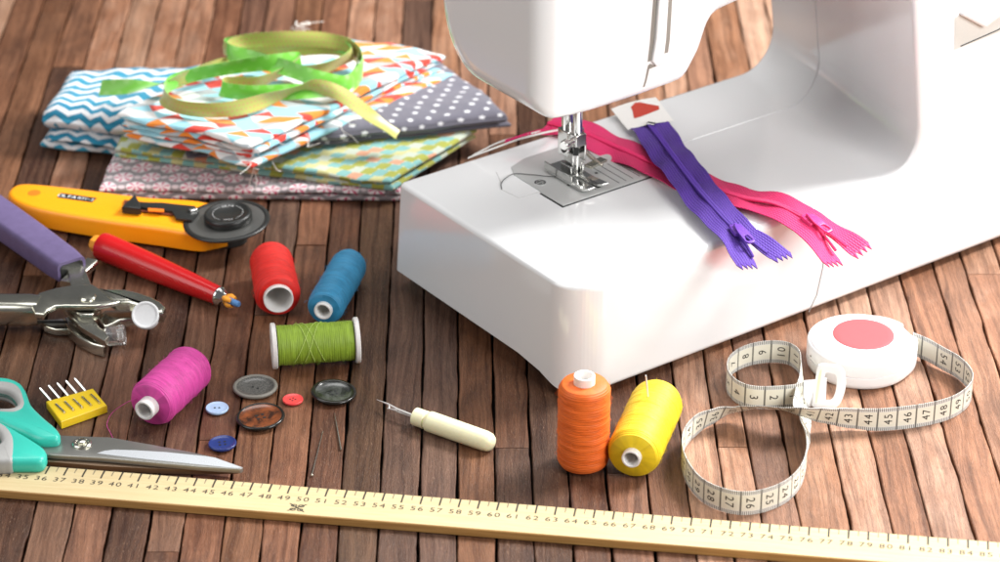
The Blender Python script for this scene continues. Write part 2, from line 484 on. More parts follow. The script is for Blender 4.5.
M['z_pur']=zipmat('purple_zipper_tape',(.10,.030,.38)); M['z_pink']=zipmat('pink_zipper_tape',(.88,.022,.17))
M['zp_pur']=plain('purple_zipper_slider',(.16,.06,.42),.28,bmp=0); M['zp_pink']=plain('pink_zipper_slider',(.80,.05,.22),.28,bmp=0)
def ribm(name,c,dot,sc):
    m,nt,p=newmat(name); u,v=uvs(nt)
    row=(v/sc).floor(); uu=((u/sc+row*.5).fract()-.5)*sc; vv=((v/sc).fract()-.5)*sc
    r=(uu*uu+vv*vv).sqrt(); col=mixc(nt,r.lt(sc*.26),c,dot)
    nt.links.new(col,p.inputs['Base Color']); p.inputs['Roughness'].default_value=.36; p.inputs['Sheen Weight'].default_value=.4
    return m
M['rib_f']=ribm('satin_green_ribbon_face',(.42,.46,.10),(.50,.33,.12),.30); M['rib_b']=ribm('satin_green_ribbon',(.16,.53,.04),(.23,.58,.10),.9)
def tapemat():
    m,nt,p=newmat('measuring_tape_printed'); u,v=uvs(nt)
    av=v.abs(); fm=(u*10.0).fract(); 
    ticks=(fm-.5).abs().gt(.30)*av.gt(.50); cm=(((u.fract()-.5).abs()).gt(.455))*av.lt(.8)
    half=0
    inner=av.lt(.47)
    col=mixc(nt,inner,(.70,.70,.66),(.76,.74,.62))
    col=mixc(nt,ticks.max(cm)*.85,col,(.05,.05,.045))
    nt.links.new(col,p.inputs['Base Color']); p.inputs['Roughness'].default_value=.42; p.inputs['Subsurface Weight'].default_value=.0
    return m
M['tape']=tapemat()
def buttonmat(name,a,b,scale,rough):
    m,nt,p=newmat(name); n=noisen(nt,coords(nt),scale,4,.65,.5)
    nt.links.new(ramp(nt,n,[(.38,a),(.62,b)]),p.inputs['Base Color']); p.inputs['Roughness'].default_value=rough; p.inputs['Coat Weight'].default_value=.3; return m
M['b_tort']=buttonmat('tortoiseshell_button',(.035,.012,.005),(.24,.065,.018),1.1,.25)
M['b_black']=buttonmat('marbled_black_button',(.010,.011,.011),(.10,.105,.10),.9,.25)
M['b_blackrim']=plain('black_button_rim',(.015,.014,.012),.18)
M['b_grey']=plain('grey_button_rim',(.20,.19,.165),.4,var=.1)
M['b_greyc']=buttonmat('speckled_grey_button_centre',(.03,.03,.028),(.15,.145,.13),14,.45)
M['b_lblue']=plain('light_blue_button',(.42,.58,.80),.3); M['b_navy']=plain('navy_button',(.02,.035,.16),.22); M['b_red']=plain('coral_red_button',(.78,.07,.07),.3)
M['b_hole']=plain('button_hole_shadow',(.01,.01,.012),.8,bmp=0)

# ------------------------------------------------------------------ tabletop of narrow planks
def tabletop():
    mb=MB()
    xs=[-22.16,-20.2,-18.14,-16.39,-14.33,-12.37,-10.41,-8.5,-6.49,-4.43,-2.47,-.51,1.4,3.36,5.31,7.45,9.5,11.39,13.07,15.01,17.56,19.65,21.58,23.73]
    rr=random.Random(5)
    while xs[0]>-62: xs.insert(0,xs[0]-rr.uniform(1.75,2.2))
    while xs[-1]<70: xs.append(xs[-1]+rr.uniform(1.75,2.3))
    def shift(y): return -.0111*y
    pr=.5
    for i in range(len(xs)-1):
        y=-48-rr.uniform(0,10); 
        wav=[rr.uniform(0,100) for _ in range(2)]
        while y<112:
            L=rr.uniform(28,105); y1=min(y+L,114)
            w0,w1=xs[i]+.05,xs[i+1]-.05
            n=max(2,int((y1-y)/.55)); zt=rr.uniform(-.035,.012)
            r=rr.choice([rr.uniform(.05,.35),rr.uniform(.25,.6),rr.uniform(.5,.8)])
            if y+y1>40: r=.35+r*.75  # far planks paler: sheen at the back painted into the tone
            if w0>9: r=.62+r*.40  # right-hand planks lightened: falloff of the key light painted into the tone
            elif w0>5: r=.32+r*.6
            elif y+y1<60: r*=.72  # front left planks darkened: weaker light there painted into the tone
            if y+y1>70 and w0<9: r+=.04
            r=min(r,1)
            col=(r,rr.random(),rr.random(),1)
            base=len(mb.v); vs=[]; fs=[]
            for k in range(n+1):
                yy=y+.04+(y1-y-.08)*k/n
                e0=.08*noise.noise(Vector((xs[i]*3.1,yy*.33,1)))+.04*abs(noise.noise(Vector((xs[i]*3.1,yy*1.7,1))))+.10*max(0,noise.noise(Vector((xs[i]*5.1,yy*.7,7)))-.42)
                e1=.08*noise.noise(Vector((xs[i+1]*3.1,yy*.33,2)))-.04*abs(noise.noise(Vector((xs[i+1]*3.1,yy*1.7,2))))-.25*max(0,noise.noise(Vector((xs[i+1]*5.1,yy*.6,9)))-.36)
                a=w0+e0+shift(yy); b=w1+e1+shift(yy)
                c=.045+.03*abs(noise.noise(Vector((i*2.2,yy*.8,5))))
                e=.03 if k in(0,n) else 0
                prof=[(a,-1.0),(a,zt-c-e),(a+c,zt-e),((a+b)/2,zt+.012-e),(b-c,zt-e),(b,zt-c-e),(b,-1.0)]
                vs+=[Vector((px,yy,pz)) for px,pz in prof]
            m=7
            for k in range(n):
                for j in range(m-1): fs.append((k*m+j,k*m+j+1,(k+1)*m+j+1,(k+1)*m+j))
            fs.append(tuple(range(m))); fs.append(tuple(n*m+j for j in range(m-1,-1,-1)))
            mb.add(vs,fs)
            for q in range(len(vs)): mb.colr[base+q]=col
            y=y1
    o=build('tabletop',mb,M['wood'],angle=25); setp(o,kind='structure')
    mb=MB(); mb.box((4,33,-1.25),(132,166,.5)); o=build('tabletop_backing',mb,M['under']); setp(o,kind='structure')
tabletop()

# ------------------------------------------------------------------ sewing machine
BF,BB=-14.05,2.7; ZT=7.05; AL=-5.35; ROOT=mw(8,-6,0)
sm=thing('sewing_machine',ROOT,'large glossy white sewing machine standing across the upper right of the table','sewing machine')
def ai(b,z): return 19.95+.19*(b+13.9)-.15*(z-8.3)
def arc_pts(c,r,a0,a1,n):
    return [(c[0]+r*math.cos(math.radians(a0+(a1-a0)*k/n)),c[1]+r*math.sin(math.radians(a0+(a1-a0)*k/n))) for k in range(n+1)]
def body_ring(b,d,groove=0.0,shiftL=0.0):
    aL=AL+shiftL+d; R=2.9
    t=(b-BF); zb=.35 if t<.3 else (1.15 if t>4.6 else .35+.8*(.5-.5*math.cos(PI*(t-.3)/4.3)))
    pts=[(aL,zb+d+.0),(aL,3.0),(aL,5.5)]
    r=.28
    pts+=[(aL+r-r*math.cos(math.radians(q)),ZT-d-r+r*math.sin(math.radians(q))) for q in (0,20,45,70,90)]
    g=groove
    for a in (0,3,6,9,11.9): pts.append((max(a,aL+.5),ZT-d))
    A0=ai(b,ZT)
    pts.append((12.0,ZT-d-g)); pts.append((14.0,ZT-d-g))
    cz=ZT+R; ca_=A0-R
    for q in range(0,91,6):
        an=math.radians(-90+q); rr_=R+d+g
        a_=ca_+rr_*math.cos(an); z_=cz+rr_*math.sin(an); pts.append((a_-.15*(z_-ZT),z_))
    for z_ in (13,17,21,25): pts.append((A0+d+g-.15*(z_-ZT),z_))
    pts.append((A0+d-.15*(27.8-d-ZT),27.8-d)); pts.append((41-d,27.8-d)); pts.append((41-d,12)); pts.append((41-d,.35+d)); pts.append((20,.35+d)); pts.append((0,.35+d))
    pts.append((aL+2.4,.35+d)); pts.append((aL+.9,zb*.35+.35*.65+d))
    return [mw(a_,b+(.9*(7-z_)/7*(b-1.2)/1.5 if (b>1.2 and z_<7) else 0),z_) for a_,z_ in pts]
rings=[]; Rc=2.1; rb=.38
S_=[]
for k in range(0,19):
    ph=k*5; S_.append(Rc*(1-math.cos(math.radians(ph))))
S_+= [.02,.06,.12,.2,.3,.38]
S_=sorted(set(round(s,4) for s in S_))
for s in S_:
    sh=Rc-math.sqrt(max(0,Rc*Rc-(Rc-s)**2)) if s<Rc else 0
    d=rb-math.sqrt(max(0,rb*rb-(rb-s)**2)) if s<rb else 0
    rings.append(body_ring(BF+s,d,0,sh*.97))
for b in (-11,-9,-7,-5,-3.6,-3.08): rings.append(body_ring(b,0))
rings.append(body_ring(-3.05,0,.09)); rings.append(body_ring(-2.99,0,.09)); rings.append(body_ring(-2.96,0))
rings.append(body_ring(0,0))
for s in reversed([0,.03,.08,.15,.25,.35,.45,.7,1.3]):
    Rb=.45; sh=Rb-math.sqrt(max(0,Rb*Rb-(Rb-s)**2)) if s<Rb else 0
    d=.4-math.sqrt(max(0,.16-(.4-s)**2)) if s<.4 else 0
    rings.append(body_ring(BB-s,d,0,sh))
mb=MB(); mb.loft(rings); build('bed_and_column',mb,M['white'],sm,angle=50,wn=True)
# feet
for a,b in ((-2.2,-11),(-2.2,0),(37,-11),(37,0)):
    mb=MB(); c=mw(a,b,0); mb.lathe([(0,0),(.9,0),(1.0,.15),(1.0,1.3)],Matrix.Translation(c),24,cap1=True)
    build('rubber_foot',mb,M['rubber'],sm)
# arm with the needle head
AF,AB=-8.0,1.9
def arm_bottom(a):
    P_=[(-4,14.25),(-2.6,14.12),(-1.2,13.92),(.5,13.83),(4,13.87),(6.2,13.97),(6.85,14.05),(7.15,14.3),(7.88,15.38),(8.39,16.75),(8.8,17.3),(9.3,17.57),(10.8,17.78),(14,17.9),(19,17.6),(30,17.6)]
    for i in range(len(P_)-1):
        if a<=P_[i+1][0]:
            t=(a-P_[i][0])/(P_[i+1][0]-P_[i][0]); return P_[i][1]*(1-t)+P_[i+1][1]*t
    return 17.6
def arm_ring(a,d):
    zb=arm_bottom(a); f=AF+d; bk=AB-d; z0=zb+d; zt=28.2-d
    pts=[(f,zt-1)]; r1=.55; r2=min(4.2,3.2+0*a); 
    for z_ in (24,21,18.3): pts.append((f,z_))
    for q in range(0,91,15): pts.append((f+r1-r1*math.cos(math.radians(q)),z0+r1-r1*math.sin(math.radians(q))))
    # underside, rising gently to the back
    for t in (.15,.3,.45): pts.append((f+(bk-f)*t,z0))
    for q in range(0,91,9):
        an=math.radians(q); pts.append((bk-r2+r2*math.sin(an),z0+(r2*1.25)*(1-math.cos(an))))
    pts+= [(bk,22),(bk,zt-1.5),(bk-1.5,zt),(f+1,zt)]
    return [mw(a,b_,z_) for b_,z_ in pts]
rings=[]; RL=1.25; a0=-3.15
for k in range(0,19):
    s=RL*(1-math.cos(math.radians(k*5))); d=RL-math.sqrt(max(0,RL*RL-(RL-s)**2)); rings.append(arm_ring(a0+s,d))
a=-1.5
while a<6: rings.append(arm_ring(a,0)); a+=.6
a=6.2
while a<11: rings.append(arm_ring(a,0)); a+=.15
for a in (12,14,16,19,22,25,30): rings.append(arm_ring(a,0))
mb=MB(); mb.loft(rings); arm=build('arm',mb,M['white'],sm,angle=50,wn=True)
# proud grey strips painting the shade in the thread channels, take-up cover foot on the head's front
def fpoly(mb,pts,b0,b1):       # polygon given in (a,z) on the front, extruded between depths b0 (front) and b1
    n=len(pts); vs=[mw(a_,b0,z_) for a_,z_ in pts]+[mw(a_,b1,z_) for a_,z_ in pts]
    fs=[tuple(range(n)),tuple(range(2*n-1,n-1,-1))]+[(i,i+n,(i+1)%n+n,(i+1)%n) for i in range(n)]
    mb.add(vs,fs)
def chan(pts,w):
    L=[(x-w,z) for x,z in pts]; R_=[(x+w,z) for x,z in reversed(pts)]; return L+R_
mb=MB()
fpoly(mb,chan([(4.62,27),(4.65,19.5),(4.5,17.0),(4.38,15.9)],.13),AF-.012,AF+.2)
fpoly(mb,chan([(5.72,27),(5.74,19.2),(5.66,16.9),(5.56,16.1)],.13),AF-.012,AF+.2)
fpoly(mb,chan([(4.36,15.7),(4.15,14.8),(4.02,14.45)],.07),AF-.012,AF+.2)
m_ch=plain('channel_shade_grey',(.27,.25,.22),.5,bmp=0)
build('thread_channel_shade',mb,m_ch,sm)
mb=MB(); fpoly(mb,[(4.75,27),(4.78,19.4),(4.66,17.2),(4.5,16.25),(4.45,15.95),(4.75,15.55),(5.35,15.62),(5.42,15.9),(5.15,16.5),(5.3,17.5),(5.36,19.3),(5.35,27)],AF-.22,AF+.1)
build('take_up_cover',mb,M['white'],sm,bevel=.08)
mb=MB(); fpoly(mb,[(4.40,15.75),(4.36,15.45),(4.7,15.48),(5.15,15.5),(5.2,15.56),(4.75,15.56)],AF-.03,AF+.1); build('cover_shadow_gap',mb,m_ch,sm)
# reverse lever recess on the column front
mb=MB(); fpoly(mb,[(21.75,16.25),(21.95,14.2),(27.5,14.5),(27.5,16.6)],BF-.02,BF+.2)
build('lever_recess',mb,plain('recess_plastic',(.66,.66,.62),.35,bmp=0),sm)
mb=MB(); fpoly(mb,[(22.0,16.4),(23.95,15.15),(24.4,15.35),(27.5,16.3),(27.5,17.4),(22.6,16.95)],BF-.45,BF+.1)
build('reverse_lever',mb,M['white'],sm,bevel=.15)
mb=MB(); mb.tube([mw(22.4,BF-.03,14.3),mw(25.2,BF-.03,14.55),mw(27.6,BF-.03,14.9)],.035,6); build('lever_gap',mb,M['dark'],sm)
# accessory tray seams
mb=MB(); mb.tube([mw(11.2,BF-.005,7.0),mw(12.3,BF-.01,6.3),mw(12.75,BF-.01,4.9),mw(12.7,BF-.01,3.0),mw(12.35,BF-.01,1.3),mw(11.8,BF-.01,.36)],.035,6)
build('tray_seam',mb,M['seam'],sm)
mb=MB()
mb.tube([mw(-.02,.33,ZT),mw(-.6,-.9,ZT),mw(-1.12,-1.73,ZT),mw(-.95,-3.15,ZT),mw(.45,-3.2,ZT)],.018,6)
build('hook_cover_seam',mb,plain('soft_seam',(.5,.5,.49),.6,bmp=0),sm); mb=MB()
mb.tube([mw(9.9,-3.0,ZT),mw(12.0,-2.98,ZT)],.02,6)
build('bed_cover_seam',mb,plain('soft_seam',(.5,.5,.49),.6,bmp=0),sm)
# needle plate
mb=MB()
poly=[(0.45,-5.45),(7.6,-5.45),(7.6,.75),(2.3,.75),(1.0,.25),(.55,-.6),(.5,-3.3),(.42,-3.35)]
def fl(mb,poly,z0,z1,inset=0):
    mb.prism([tuple(mw(a_,b_,0)[:2]) for a_,b_ in poly],z0,z1,inset=inset)
fl(mb,poly,7.02,7.12,.03); npl=build('needle_plate',mb,M['steel'],sm,angle=30)
mb=MB()
fl(mb,[(.38,-5.56),(7.66,-5.56),(7.66,-5.46),(.38,-5.46)],7.03,7.075); fl(mb,[(.33,-5.56),(.43,-5.56),(.43,-3.4),(.33,-3.4)],7.03,7.075)
build('plate_rim',mb,M['dark'],npl)
mb=MB()
for a_ in (4.75,5.25,5.75,6.25,6.75): fl(mb,[(a_,-5.1),(a_+.045,-5.1),(a_+.045,-2.7),(a_,-2.7)],7.1,7.126)
build('guide_line',mb,M['ink'],npl)
mb=MB()
for a_,b0,b1 in ((2.55,-4.7,-1.8),(2.98,-4.9,-3.5),(3.35,-4.9,-3.5),(3.72,-4.7,-1.8)): fl(mb,[(a_,b0),(a_+.24,b0),(a_+.24,b1),(a_,b1)],7.1,7.13)
for a_,b_ in ((2.25,-3.6),(4.5,-3.3)):
    fl(mb,[(a_+.1*math.cos(q),b_+.1*math.sin(q)) for q in [k*PI/6 for k in range(12)]],7.1,7.13)
build('feed_slot',mb,M['dark'],npl)
mb=MB()
for a_,b0,b1 in ((2.60,-4.55,-1.95),(3.02,-4.8,-3.7),(3.39,-4.8,-3.7),(3.77,-4.55,-1.95)):
    b_=b0
    while b_<b1: fl(mb,[(a_,b_),(a_+.14,b_),(a_+.14,b_+.09),(a_,b_+.09)],7.1,7.19); b_+=.15
build('feed_dog',mb,M['chrome'],npl)
mb=MB(); c=mw(1.15,-2.35,7.1); mb.lathe([(.34,0),(.34,.03),(.27,.045),(.22,.02),(.0,.01)],Matrix.Translation(c),24); mb.box(c+Vector((0,0,.03)),(.36,.06,.03),Matrix.Rotation(.5,3,'Z'))
build('plate_screw',mb,M['chrome'],npl)
mb=MB(); mb.lathe([(.20,.022),(.0,.028)],Matrix.Translation(c),20); build('screw_recess',mb,M['dark'],npl)
# needle bar, clamp, needle, presser foot
NA,NB=3.05,-3.35
mb=MB(); mb.tube([mw(NA,NB,9.75),mw(NA,NB,15)],.27,16); mb.tube([mw(NA+.1,NB+1.1,9.0),mw(NA+.1,NB+1.1,15)],.34,16); build('needle_bar',mb,M['chrome'],sm)
def mbox(mb,c,d):
    mb.box(mw(*c),d,Matrix.Rotation(MA,3,'Z'))
mb=MB(); mbox(mb,(NA,NB,9.75),(.75,.7,.75)); mb.tube([mw(NA-.3,NB-.1,9.8),mw(NA-.95,NB-.25,9.8)],[.19,.19],14); mb.tube([mw(NA-.9,NB-.24,9.8),mw(NA-1.3,NB-.35,9.8)],[.30,.28],16)
build('needle_clamp',mb,M['chrome'],sm,bevel=.05)
mb=MB(); mb.tube([mw(NA,NB,9.5),mw(NA,NB,8.0),mw(NA,NB,7.35),mw(NA,NB,7.16)],[.055,.045,.04,.01],8); build('needle',mb,M['chrome'],sm)
mb=MB(); mbox(mb,(NA+.1,NB+.75,9.35),(1.2,.95,1.6)); mbox(mb,(NA+.1,NB+.45,8.35),(.8,.85,.9)); mbox(mb,(NA+.42,NB+.2,8.9),(.14,.9,1.2))
mb.tube([mw(NA-.3,NB+.4,9.15),mw(NA-.75,NB+.3,9.15)],[.30,.30],16); mb.tube([mw(NA-.3,NB+.45,8.05),mw(NA+.6,NB+.45,8.05)],[.14,.14],12)
build('foot_holder',mb,M['chrome'],sm,bevel=.05)
mb=MB(); mb.tube([mw(NA-.74,NB+.3,9.15),mw(NA-.79,NB+.29,9.15)],[.19,.19],14); mb.box(mw(NA-.1,NB+.0,9.0),(.3,.25,.5)); build('holder_screw',mb,M['dark'],sm)
mb=MB()
def toe(b,a): return .30*max(0,(-(b)-4.5))**1.6 + .12*max(0,b+2.0)**1.5
A1,A2=NA-.85,NA+.85
for (x0,x1) in ((A1,NA-.17),(NA+.17,A2)):
    pl=[(x0,-5.0),(x0+.1,-5.35),(x1-.08,-5.4),(x1,-5.0),(x1,-3.1),(x0,-3.1)]
    sub=[]
    for i in range(len(pl)):
        p0,p1=pl[i],pl[(i+1)%len(pl)]
        for k in range(5): sub.append((p0[0]+(p1[0]-p0[0])*k/5,p0[1]+(p1[1]-p0[1])*k/5))
    MM=[mw(a_,b_,0) for a_,b_ in sub]
    n0=len(mb.v); fl(mb,sub,7.2,7.33)
    for v in mb.v[n0:]:
        bb=-v.x*SA+v.y*CA; v.z+=toe(bb,0)
fl(mb,[(A1,-3.1),(A2,-3.1),(A2,-1.4),(A2-.15,-1.1),(A1+.15,-1.1),(A1,-1.4)],7.2,7.34)
mbox(mb,(A1+.06,-2.6,7.5),(.1,2.6,.5)); mbox(mb,(NA-.05,-2.65,7.62),(.62,.8,.6)); mbox(mb,(NA+.42,-2.9,7.7),(.12,1.0,.75)); mbox(mb,(NA-.42,-2.9,7.7),(.12,1.0,.75))
build('presser_foot',mb,M['chrome'],sm,bevel=.03)
mb=MB(); mb.tube([mw(NA+.5,NB+.5,9.9),mw(NA+.8,NB+1.8,9.0),mw(NA+1.5,NB+.6,7.9),mw(NA+1.6,NB-.3,7.7)],[.12,.12,.14,.1],8); mb.box(mw(NA+1.45,NB+.1,7.75),(1.4,.55,.14),Matrix.Rotation(MA+.2,3,'Z'))
build('threading_lever',mb,M['nickel'],sm,bevel=.03)
mb=MB(); pts=spline([mw(-1.12,-1.7,7.07),mw(-.6,-1.0,7.1),mw(.5,-.6,7.14),mw(1.3,-1.4,7.18),mw(2.2,-2.4,7.2),mw(NA,NB,7.5)],10)
mb.tube(pts,.022,6); build('needle_thread',mb,M['blackthread'],sm)

# ------------------------------------------------------------------ zippers
def perp(pts,i):
    t=pts[min(i+1,len(pts)-1)]-pts[max(i-1,0)]; w=Vector((-t.y,t.x,0)); return w.normalized()
def zipper(pix, width, mt, msl, label, slider_at, flare, tailend, cc):
    ctrl=[at(*p) for p in pix]; pts=resample(spline(ctrl,14),.22)
    k=len(pts); L=[0]
    for i in range(1,k): L.append(L[-1]+(pts[i]-pts[i-1]).length)
    root=thing('zipper',(ctrl[0].x,ctrl[0].y,ctrl[0].z),label,'zipper','closed zippers laid over the machine bed')
    s_i=min(range(k),key=lambda i:abs(L[i]-L[-1]*slider_at))
    half=width/2
    for side in (1,-1):
        mb=MB(); P2=[];W2=[]
        for i in range(k):
            w=perp(pts,i); sp=0.0
            if i>s_i: sp=flare*((L[i]-L[s_i])/(L[-1]-L[s_i]))**1.3
            dz=.10*math.sin(L[i]*1.1+side)+.05*math.sin(L[i]*2.3+side*2)
            P2.append(pts[i]+w*side*(half/2+sp)+Vector((0,0,dz*.6+(.1*sp))))
            W2.append((w+Vector((0,0,.12*side*math.sin(L[i]*.9)+(.35*side*sp if i>s_i else 0)))).normalized())
        nv=8
        def vf(u,q,side=side):
            return .035*math.sin(u*2.2+q*4)
        us=mb.strip(P2,W2,half*1.0,.06,0,0,nv,vf=vf)
        # pinked end
        n1=nv+1
        for skin in (0,1):
            for j in range(n1):
                idx=skin*k*n1+(k-1)*n1+j; t=(pts[-1]-pts[-2]).normalized(); mb.v[idx]+=t*(.42 if j%2 else -.06)
                mb.v[idx-n1]+=t*.0
        build('zipper_tape',mb,mt,root,angle=60)
    # coil
    mb=MB(); 
    for off in (-.075,.075):
        cp=[pts[i]+perp(pts,i)*off+Vector((0,0,.085)) for i in range(s_i+1)]
        cp=resample(cp,.055); rad=[.115 if i%2 else .07 for i in range(len(cp))]
        mb.tube(cp,rad,7)
    for side in (1,-1):
        cp=[]
        for i in range(s_i,k-2):
            w=perp(pts,i); sp=flare*((L[i]-L[s_i])/(L[-1]-L[s_i]))**1.3; cp.append(pts[i]+w*side*(sp+.05)+Vector((0,0,.10+.1*sp)))
        cp=resample(cp,.055); mb.tube(cp,[.10 if i%2 else .06 for i in range(len(cp))],6)
    build('zipper_coil',mb,mt,root,angle=60)
    # slider & pull
    p=pts[s_i]; t=(pts[s_i+1]-pts[s_i-1]).normalized(); w=perp(pts,s_i); n_=t.cross(w).normalized(); 
    if n_.z<0: n_=-n_
    Mx=Matrix((( w.x,t.x,n_.x,p.x),(w.y,t.y,n_.y,p.y),(w.z,t.z,n_.z,p.z),(0,0,0,1)))
    mb=MB(); mb.prism([(-.24,-.5),(.24,-.5),(.34,-.1),(.38,.42),(.12,.52),(0,.35),(-.12,.52),(-.38,.42),(-.34,-.1)],.10,.30,Mx,inset=.05)
    mb.box(p+n_*.40+t*-.05,(.13,.5,.14),Mx.to_3x3()); build('zipper_slider',mb,msl,root,angle=30)
    mb=MB(); o_=[(x_*.9,y_) for x_,y_ in [(-.17,0),(-.26,.5),(-.26,1.25),(-.16,1.42),(.16,1.42),(.26,1.25),(.26,.5),(.17,0)]]; i_=[(-.09,.12),(-.16,.85),(-.16,1.2),(-.1,1.3),(.1,1.3),(.16,1.2),(.16,.85),(.09,.12)]
    i_=[(x_*.9,.85+(y_-.12)*.36) for x_,y_ in i_]
    mb.ring(o_,i_,.42,.54,.03); mb.v=[Mx@Vector((v.x*1.25,v.y*1.15-.05,v.z-.14*v.y)) for v in mb.v]
    build('pull_tab',mb,msl,root,angle=30)
    return root,pts
zp,ptsK=zipper([(548,124,7.25),(577,131,7.25),(612,146,7.22),(650,163,7.25),(700,184,7.2),(740,198,7.3),(775,205,7.55),(805,220,7.5),(826,236,7.15),(846,256,6.6)],2.65,M['z_pink'],M['zp_pink'],
   'bright pink zipper running from behind the presser foot under the purple zipper','x'and .86,.42,0,0)
zv,ptsV=zipper([(646,122,7.42),(655,133,7.5),(672,156,7.75),(695,186,7.75),(718,213,7.6),(735,231,7.55),(748,244,7.35),(764,262,7.05)],2.45,M['z_pur'],M['zp_pur'],
   'purple zipper with white card tag lying across the pink zipper on the machine bed',.84,.50,0,0)
# card tag on the purple zipper
mb=MB(); q=[at(611,109,7.55),at(656,97.5,7.75),at(674,121,7.55),at(628,130,7.45)]
nseg=6; vs=[];fs=[]
for sk in (0,1):
    for i in range(nseg+1):
        for j in range(nseg+1):
            s_,t_=i/nseg,j/nseg; p=(q[0].lerp(q[1],s_)).lerp(q[3].lerp(q[2],s_),t_); vs.append(p+Vector((0,0,.12*math.sin(PI*s_)-sk*.03)))
for sk in (0,1):
    for i in range(nseg):
        for j in range(nseg):
            a_=sk*(nseg+1)**2+i*(nseg+1)+j; fs.append((a_,a_+1,a_+nseg+2,a_+nseg+1))
mb.add(vs,fs); card=build('card_tag',mb,M['card'],zv)
mb=MB()
def cardp(s_,t_): return (q[0].lerp(q[1],s_)).lerp(q[3].lerp(q[2],s_),t_)+Vector((0,0,.12*math.sin(PI*s_)+.02))
shape=[(.36,.20),(.50,.08),(.60,.10),(.70,.20),(.92,.36),(.88,.50),(.62,.60),(.40,.66),(.26,.66),(.30,.50),(.34,.36)]
mb.add([cardp(*p) for p in shape],[tuple(range(len(shape)))]); build('red_dress_print',mb,M['redprint'],card,smooth=False)
mb=MB(); c=at(651,124,7.66); mb.box(c,(.5,.32,.14),Matrix.Rotation(-.4,3,'Z')); build('end_clip',mb,M['chrome'],zv,bevel=.03)
# white threads/strips behind the bed
mb=MB()
for pl in ([(468,158,7.1),(495,148,7.9),(520,139,8.0),(548,132,7.6),(560,130,7.4)],[(472,156,7.1),(500,142,7.6),(530,134,7.9),(550,129,7.5)]):
    pts=resample(spline([at(*p) for p in pl],10),.3); mb.strip(pts,[Vector((.3,.2,1)).normalized()]*len(pts),.13,.02)
build('clear_strap',mb,M['card'],zp)
mb=MB(); pts=resample(spline([at(*p) for p in [(505,142,7.6),(530,134,7.9),(552,129,7.45)]],10),.3); mb.strip(pts,[Vector((.3,.4,.8)).normalized()]*len(pts),.3,.03); build('zipper_tail',mb,M['z_pink'],zp)

# ------------------------------------------------------------------ spools
def spool(label, p_near, p_far, r, core_r, mt, z=None, upright=False, length=None, taper=0.0, flange=False, seed=1, corelen=.25, big=False, fuzz=80):
    if upright:
        base=at(*p_near,0); ax=Vector((0,0,1)); L=length; origin=base+Vector((0,0,0))
    else:
        a=at(*p_near,z if z else r); b=at(*p_far,z if z else r); ax=(a-b).normalized(); L=(a-b).length if not length else length; origin=b
    # local z axis runs along the spool
    zax=ax; xax=zax.orthogonal().normalized()
    if upright: xax=Vector((1,0,0))
    yax=zax.cross(xax)
    R3=Matrix((xax,yax,zax)).transposed()
    root=thing('thread_spool',origin,label,'thread spool','spools of sewing thread',M=R3.to_4x4())
    rr=random.Random(seed); nz=90; prof=[]
    m0,m1=(.22,.22) if not flange else (.22,.22)
    def bulge(t):
        e=.16; 
        k=1.0
        if t<e*.5: k=.90+.10*math.sin(t/(e*.5)*PI/2)
        if t>1-e*.5: k=.86+.14*math.sin((1-t)/(e*.5)*PI/2)
        return k
    if flange: bulge=lambda t:1.0
    prof=[(core_r*.98,m0)]
    for i in range(nz+1):
        t=i/nz; prof.append((r*bulge(t)*(1-taper*(1-t)),m0+(L-m0-m1)*t))
    prof.append((core_r*.98,L-m1))
    so=seed*7.3
    def fn(q,zz,rad):
        if rad<core_r*1.01: return 0
        return .030*noise.noise(Vector((math.cos(q)*.6,math.sin(q)*.6,zz*6+so)))+.022*noise.noise(Vector((math.cos(q)*1.5,math.sin(q)*1.5,zz*3+q*.2+so)))
    mb=MB(); mb.lathe(prof,None,64,fn=fn)
    for k in range(fuzz):
        q=rr.uniform(0,2*PI); zz=rr.uniform(.4,L-.4); R0=r*1.0
        p0=Vector((R0*math.cos(q),R0*math.sin(q),zz)); q2=q+rr.uniform(-.25,.25); z2=zz+rr.uniform(-.25,.25)
        h=rr.uniform(.02,.15); p1=Vector(((R0+h)*math.cos((q+q2)/2),(R0+h)*math.sin((q+q2)/2),(zz+z2)/2)); p2=Vector(((R0+h*rr.uniform(-.2,1))*math.cos(q2),(R0+h*rr.uniform(-.2,1))*math.sin(q2),z2))
        mb.tube(spline([p0,p1,p2],4),.006,4,cap=False)
    build('wound_thread',mb,mt,root,local=True,angle=70)
    mb=MB()
    ci=core_r*(.90 if big else .78)
    pr=[(ci,-.0 if not upright else 0.0),(core_r,0),(core_r,L+corelen*.0),(core_r*1.0,L+corelen),(core_r-.03,L+corelen+.03),(ci+.02,L+corelen+.03),(ci,L+corelen),(ci,L*.5),(ci,.02)]
    if flange:
        pr=[(ci,-.12),(r+.12,-.12),(r+.18,-.08),(r+.18,.10),(r+.12,.16),(core_r,.17),(core_r,L-.17),(r+.12,L-.16),(r+.18,L-.10),(r+.18,L+.08),(r+.12,L+.12),(ci,L+.12),(ci,.0)]
    mb.lathe(pr,None,48); build('spool_core',mb,M['tube'],root,local=True,angle=35)
    return root
spool('upright orange thread spool standing behind the middle of the ruler',(583,465),None,1.37,.56,M['t_orange'],upright=True,length=5.25,seed=1,corelen=.22)
spool('yellow thread spool lying beside the orange one with a needle stuck in it',(631.5,458),(659,398),1.42,.50,M['t_yellow'],seed=2,corelen=.12)
spool('red thread spool with a wide open core lying near the wooden table centre left',(278.5,299),(270.5,257),1.32,.86,M['t_red'],seed=3,big=True,corelen=.06,taper=.05)
spool('blue thread spool lying behind the right end of the green one',(323,311),(351,262),1.07,.52,M['t_blue'],z=1.1,seed=4,corelen=.05,taper=-.0)
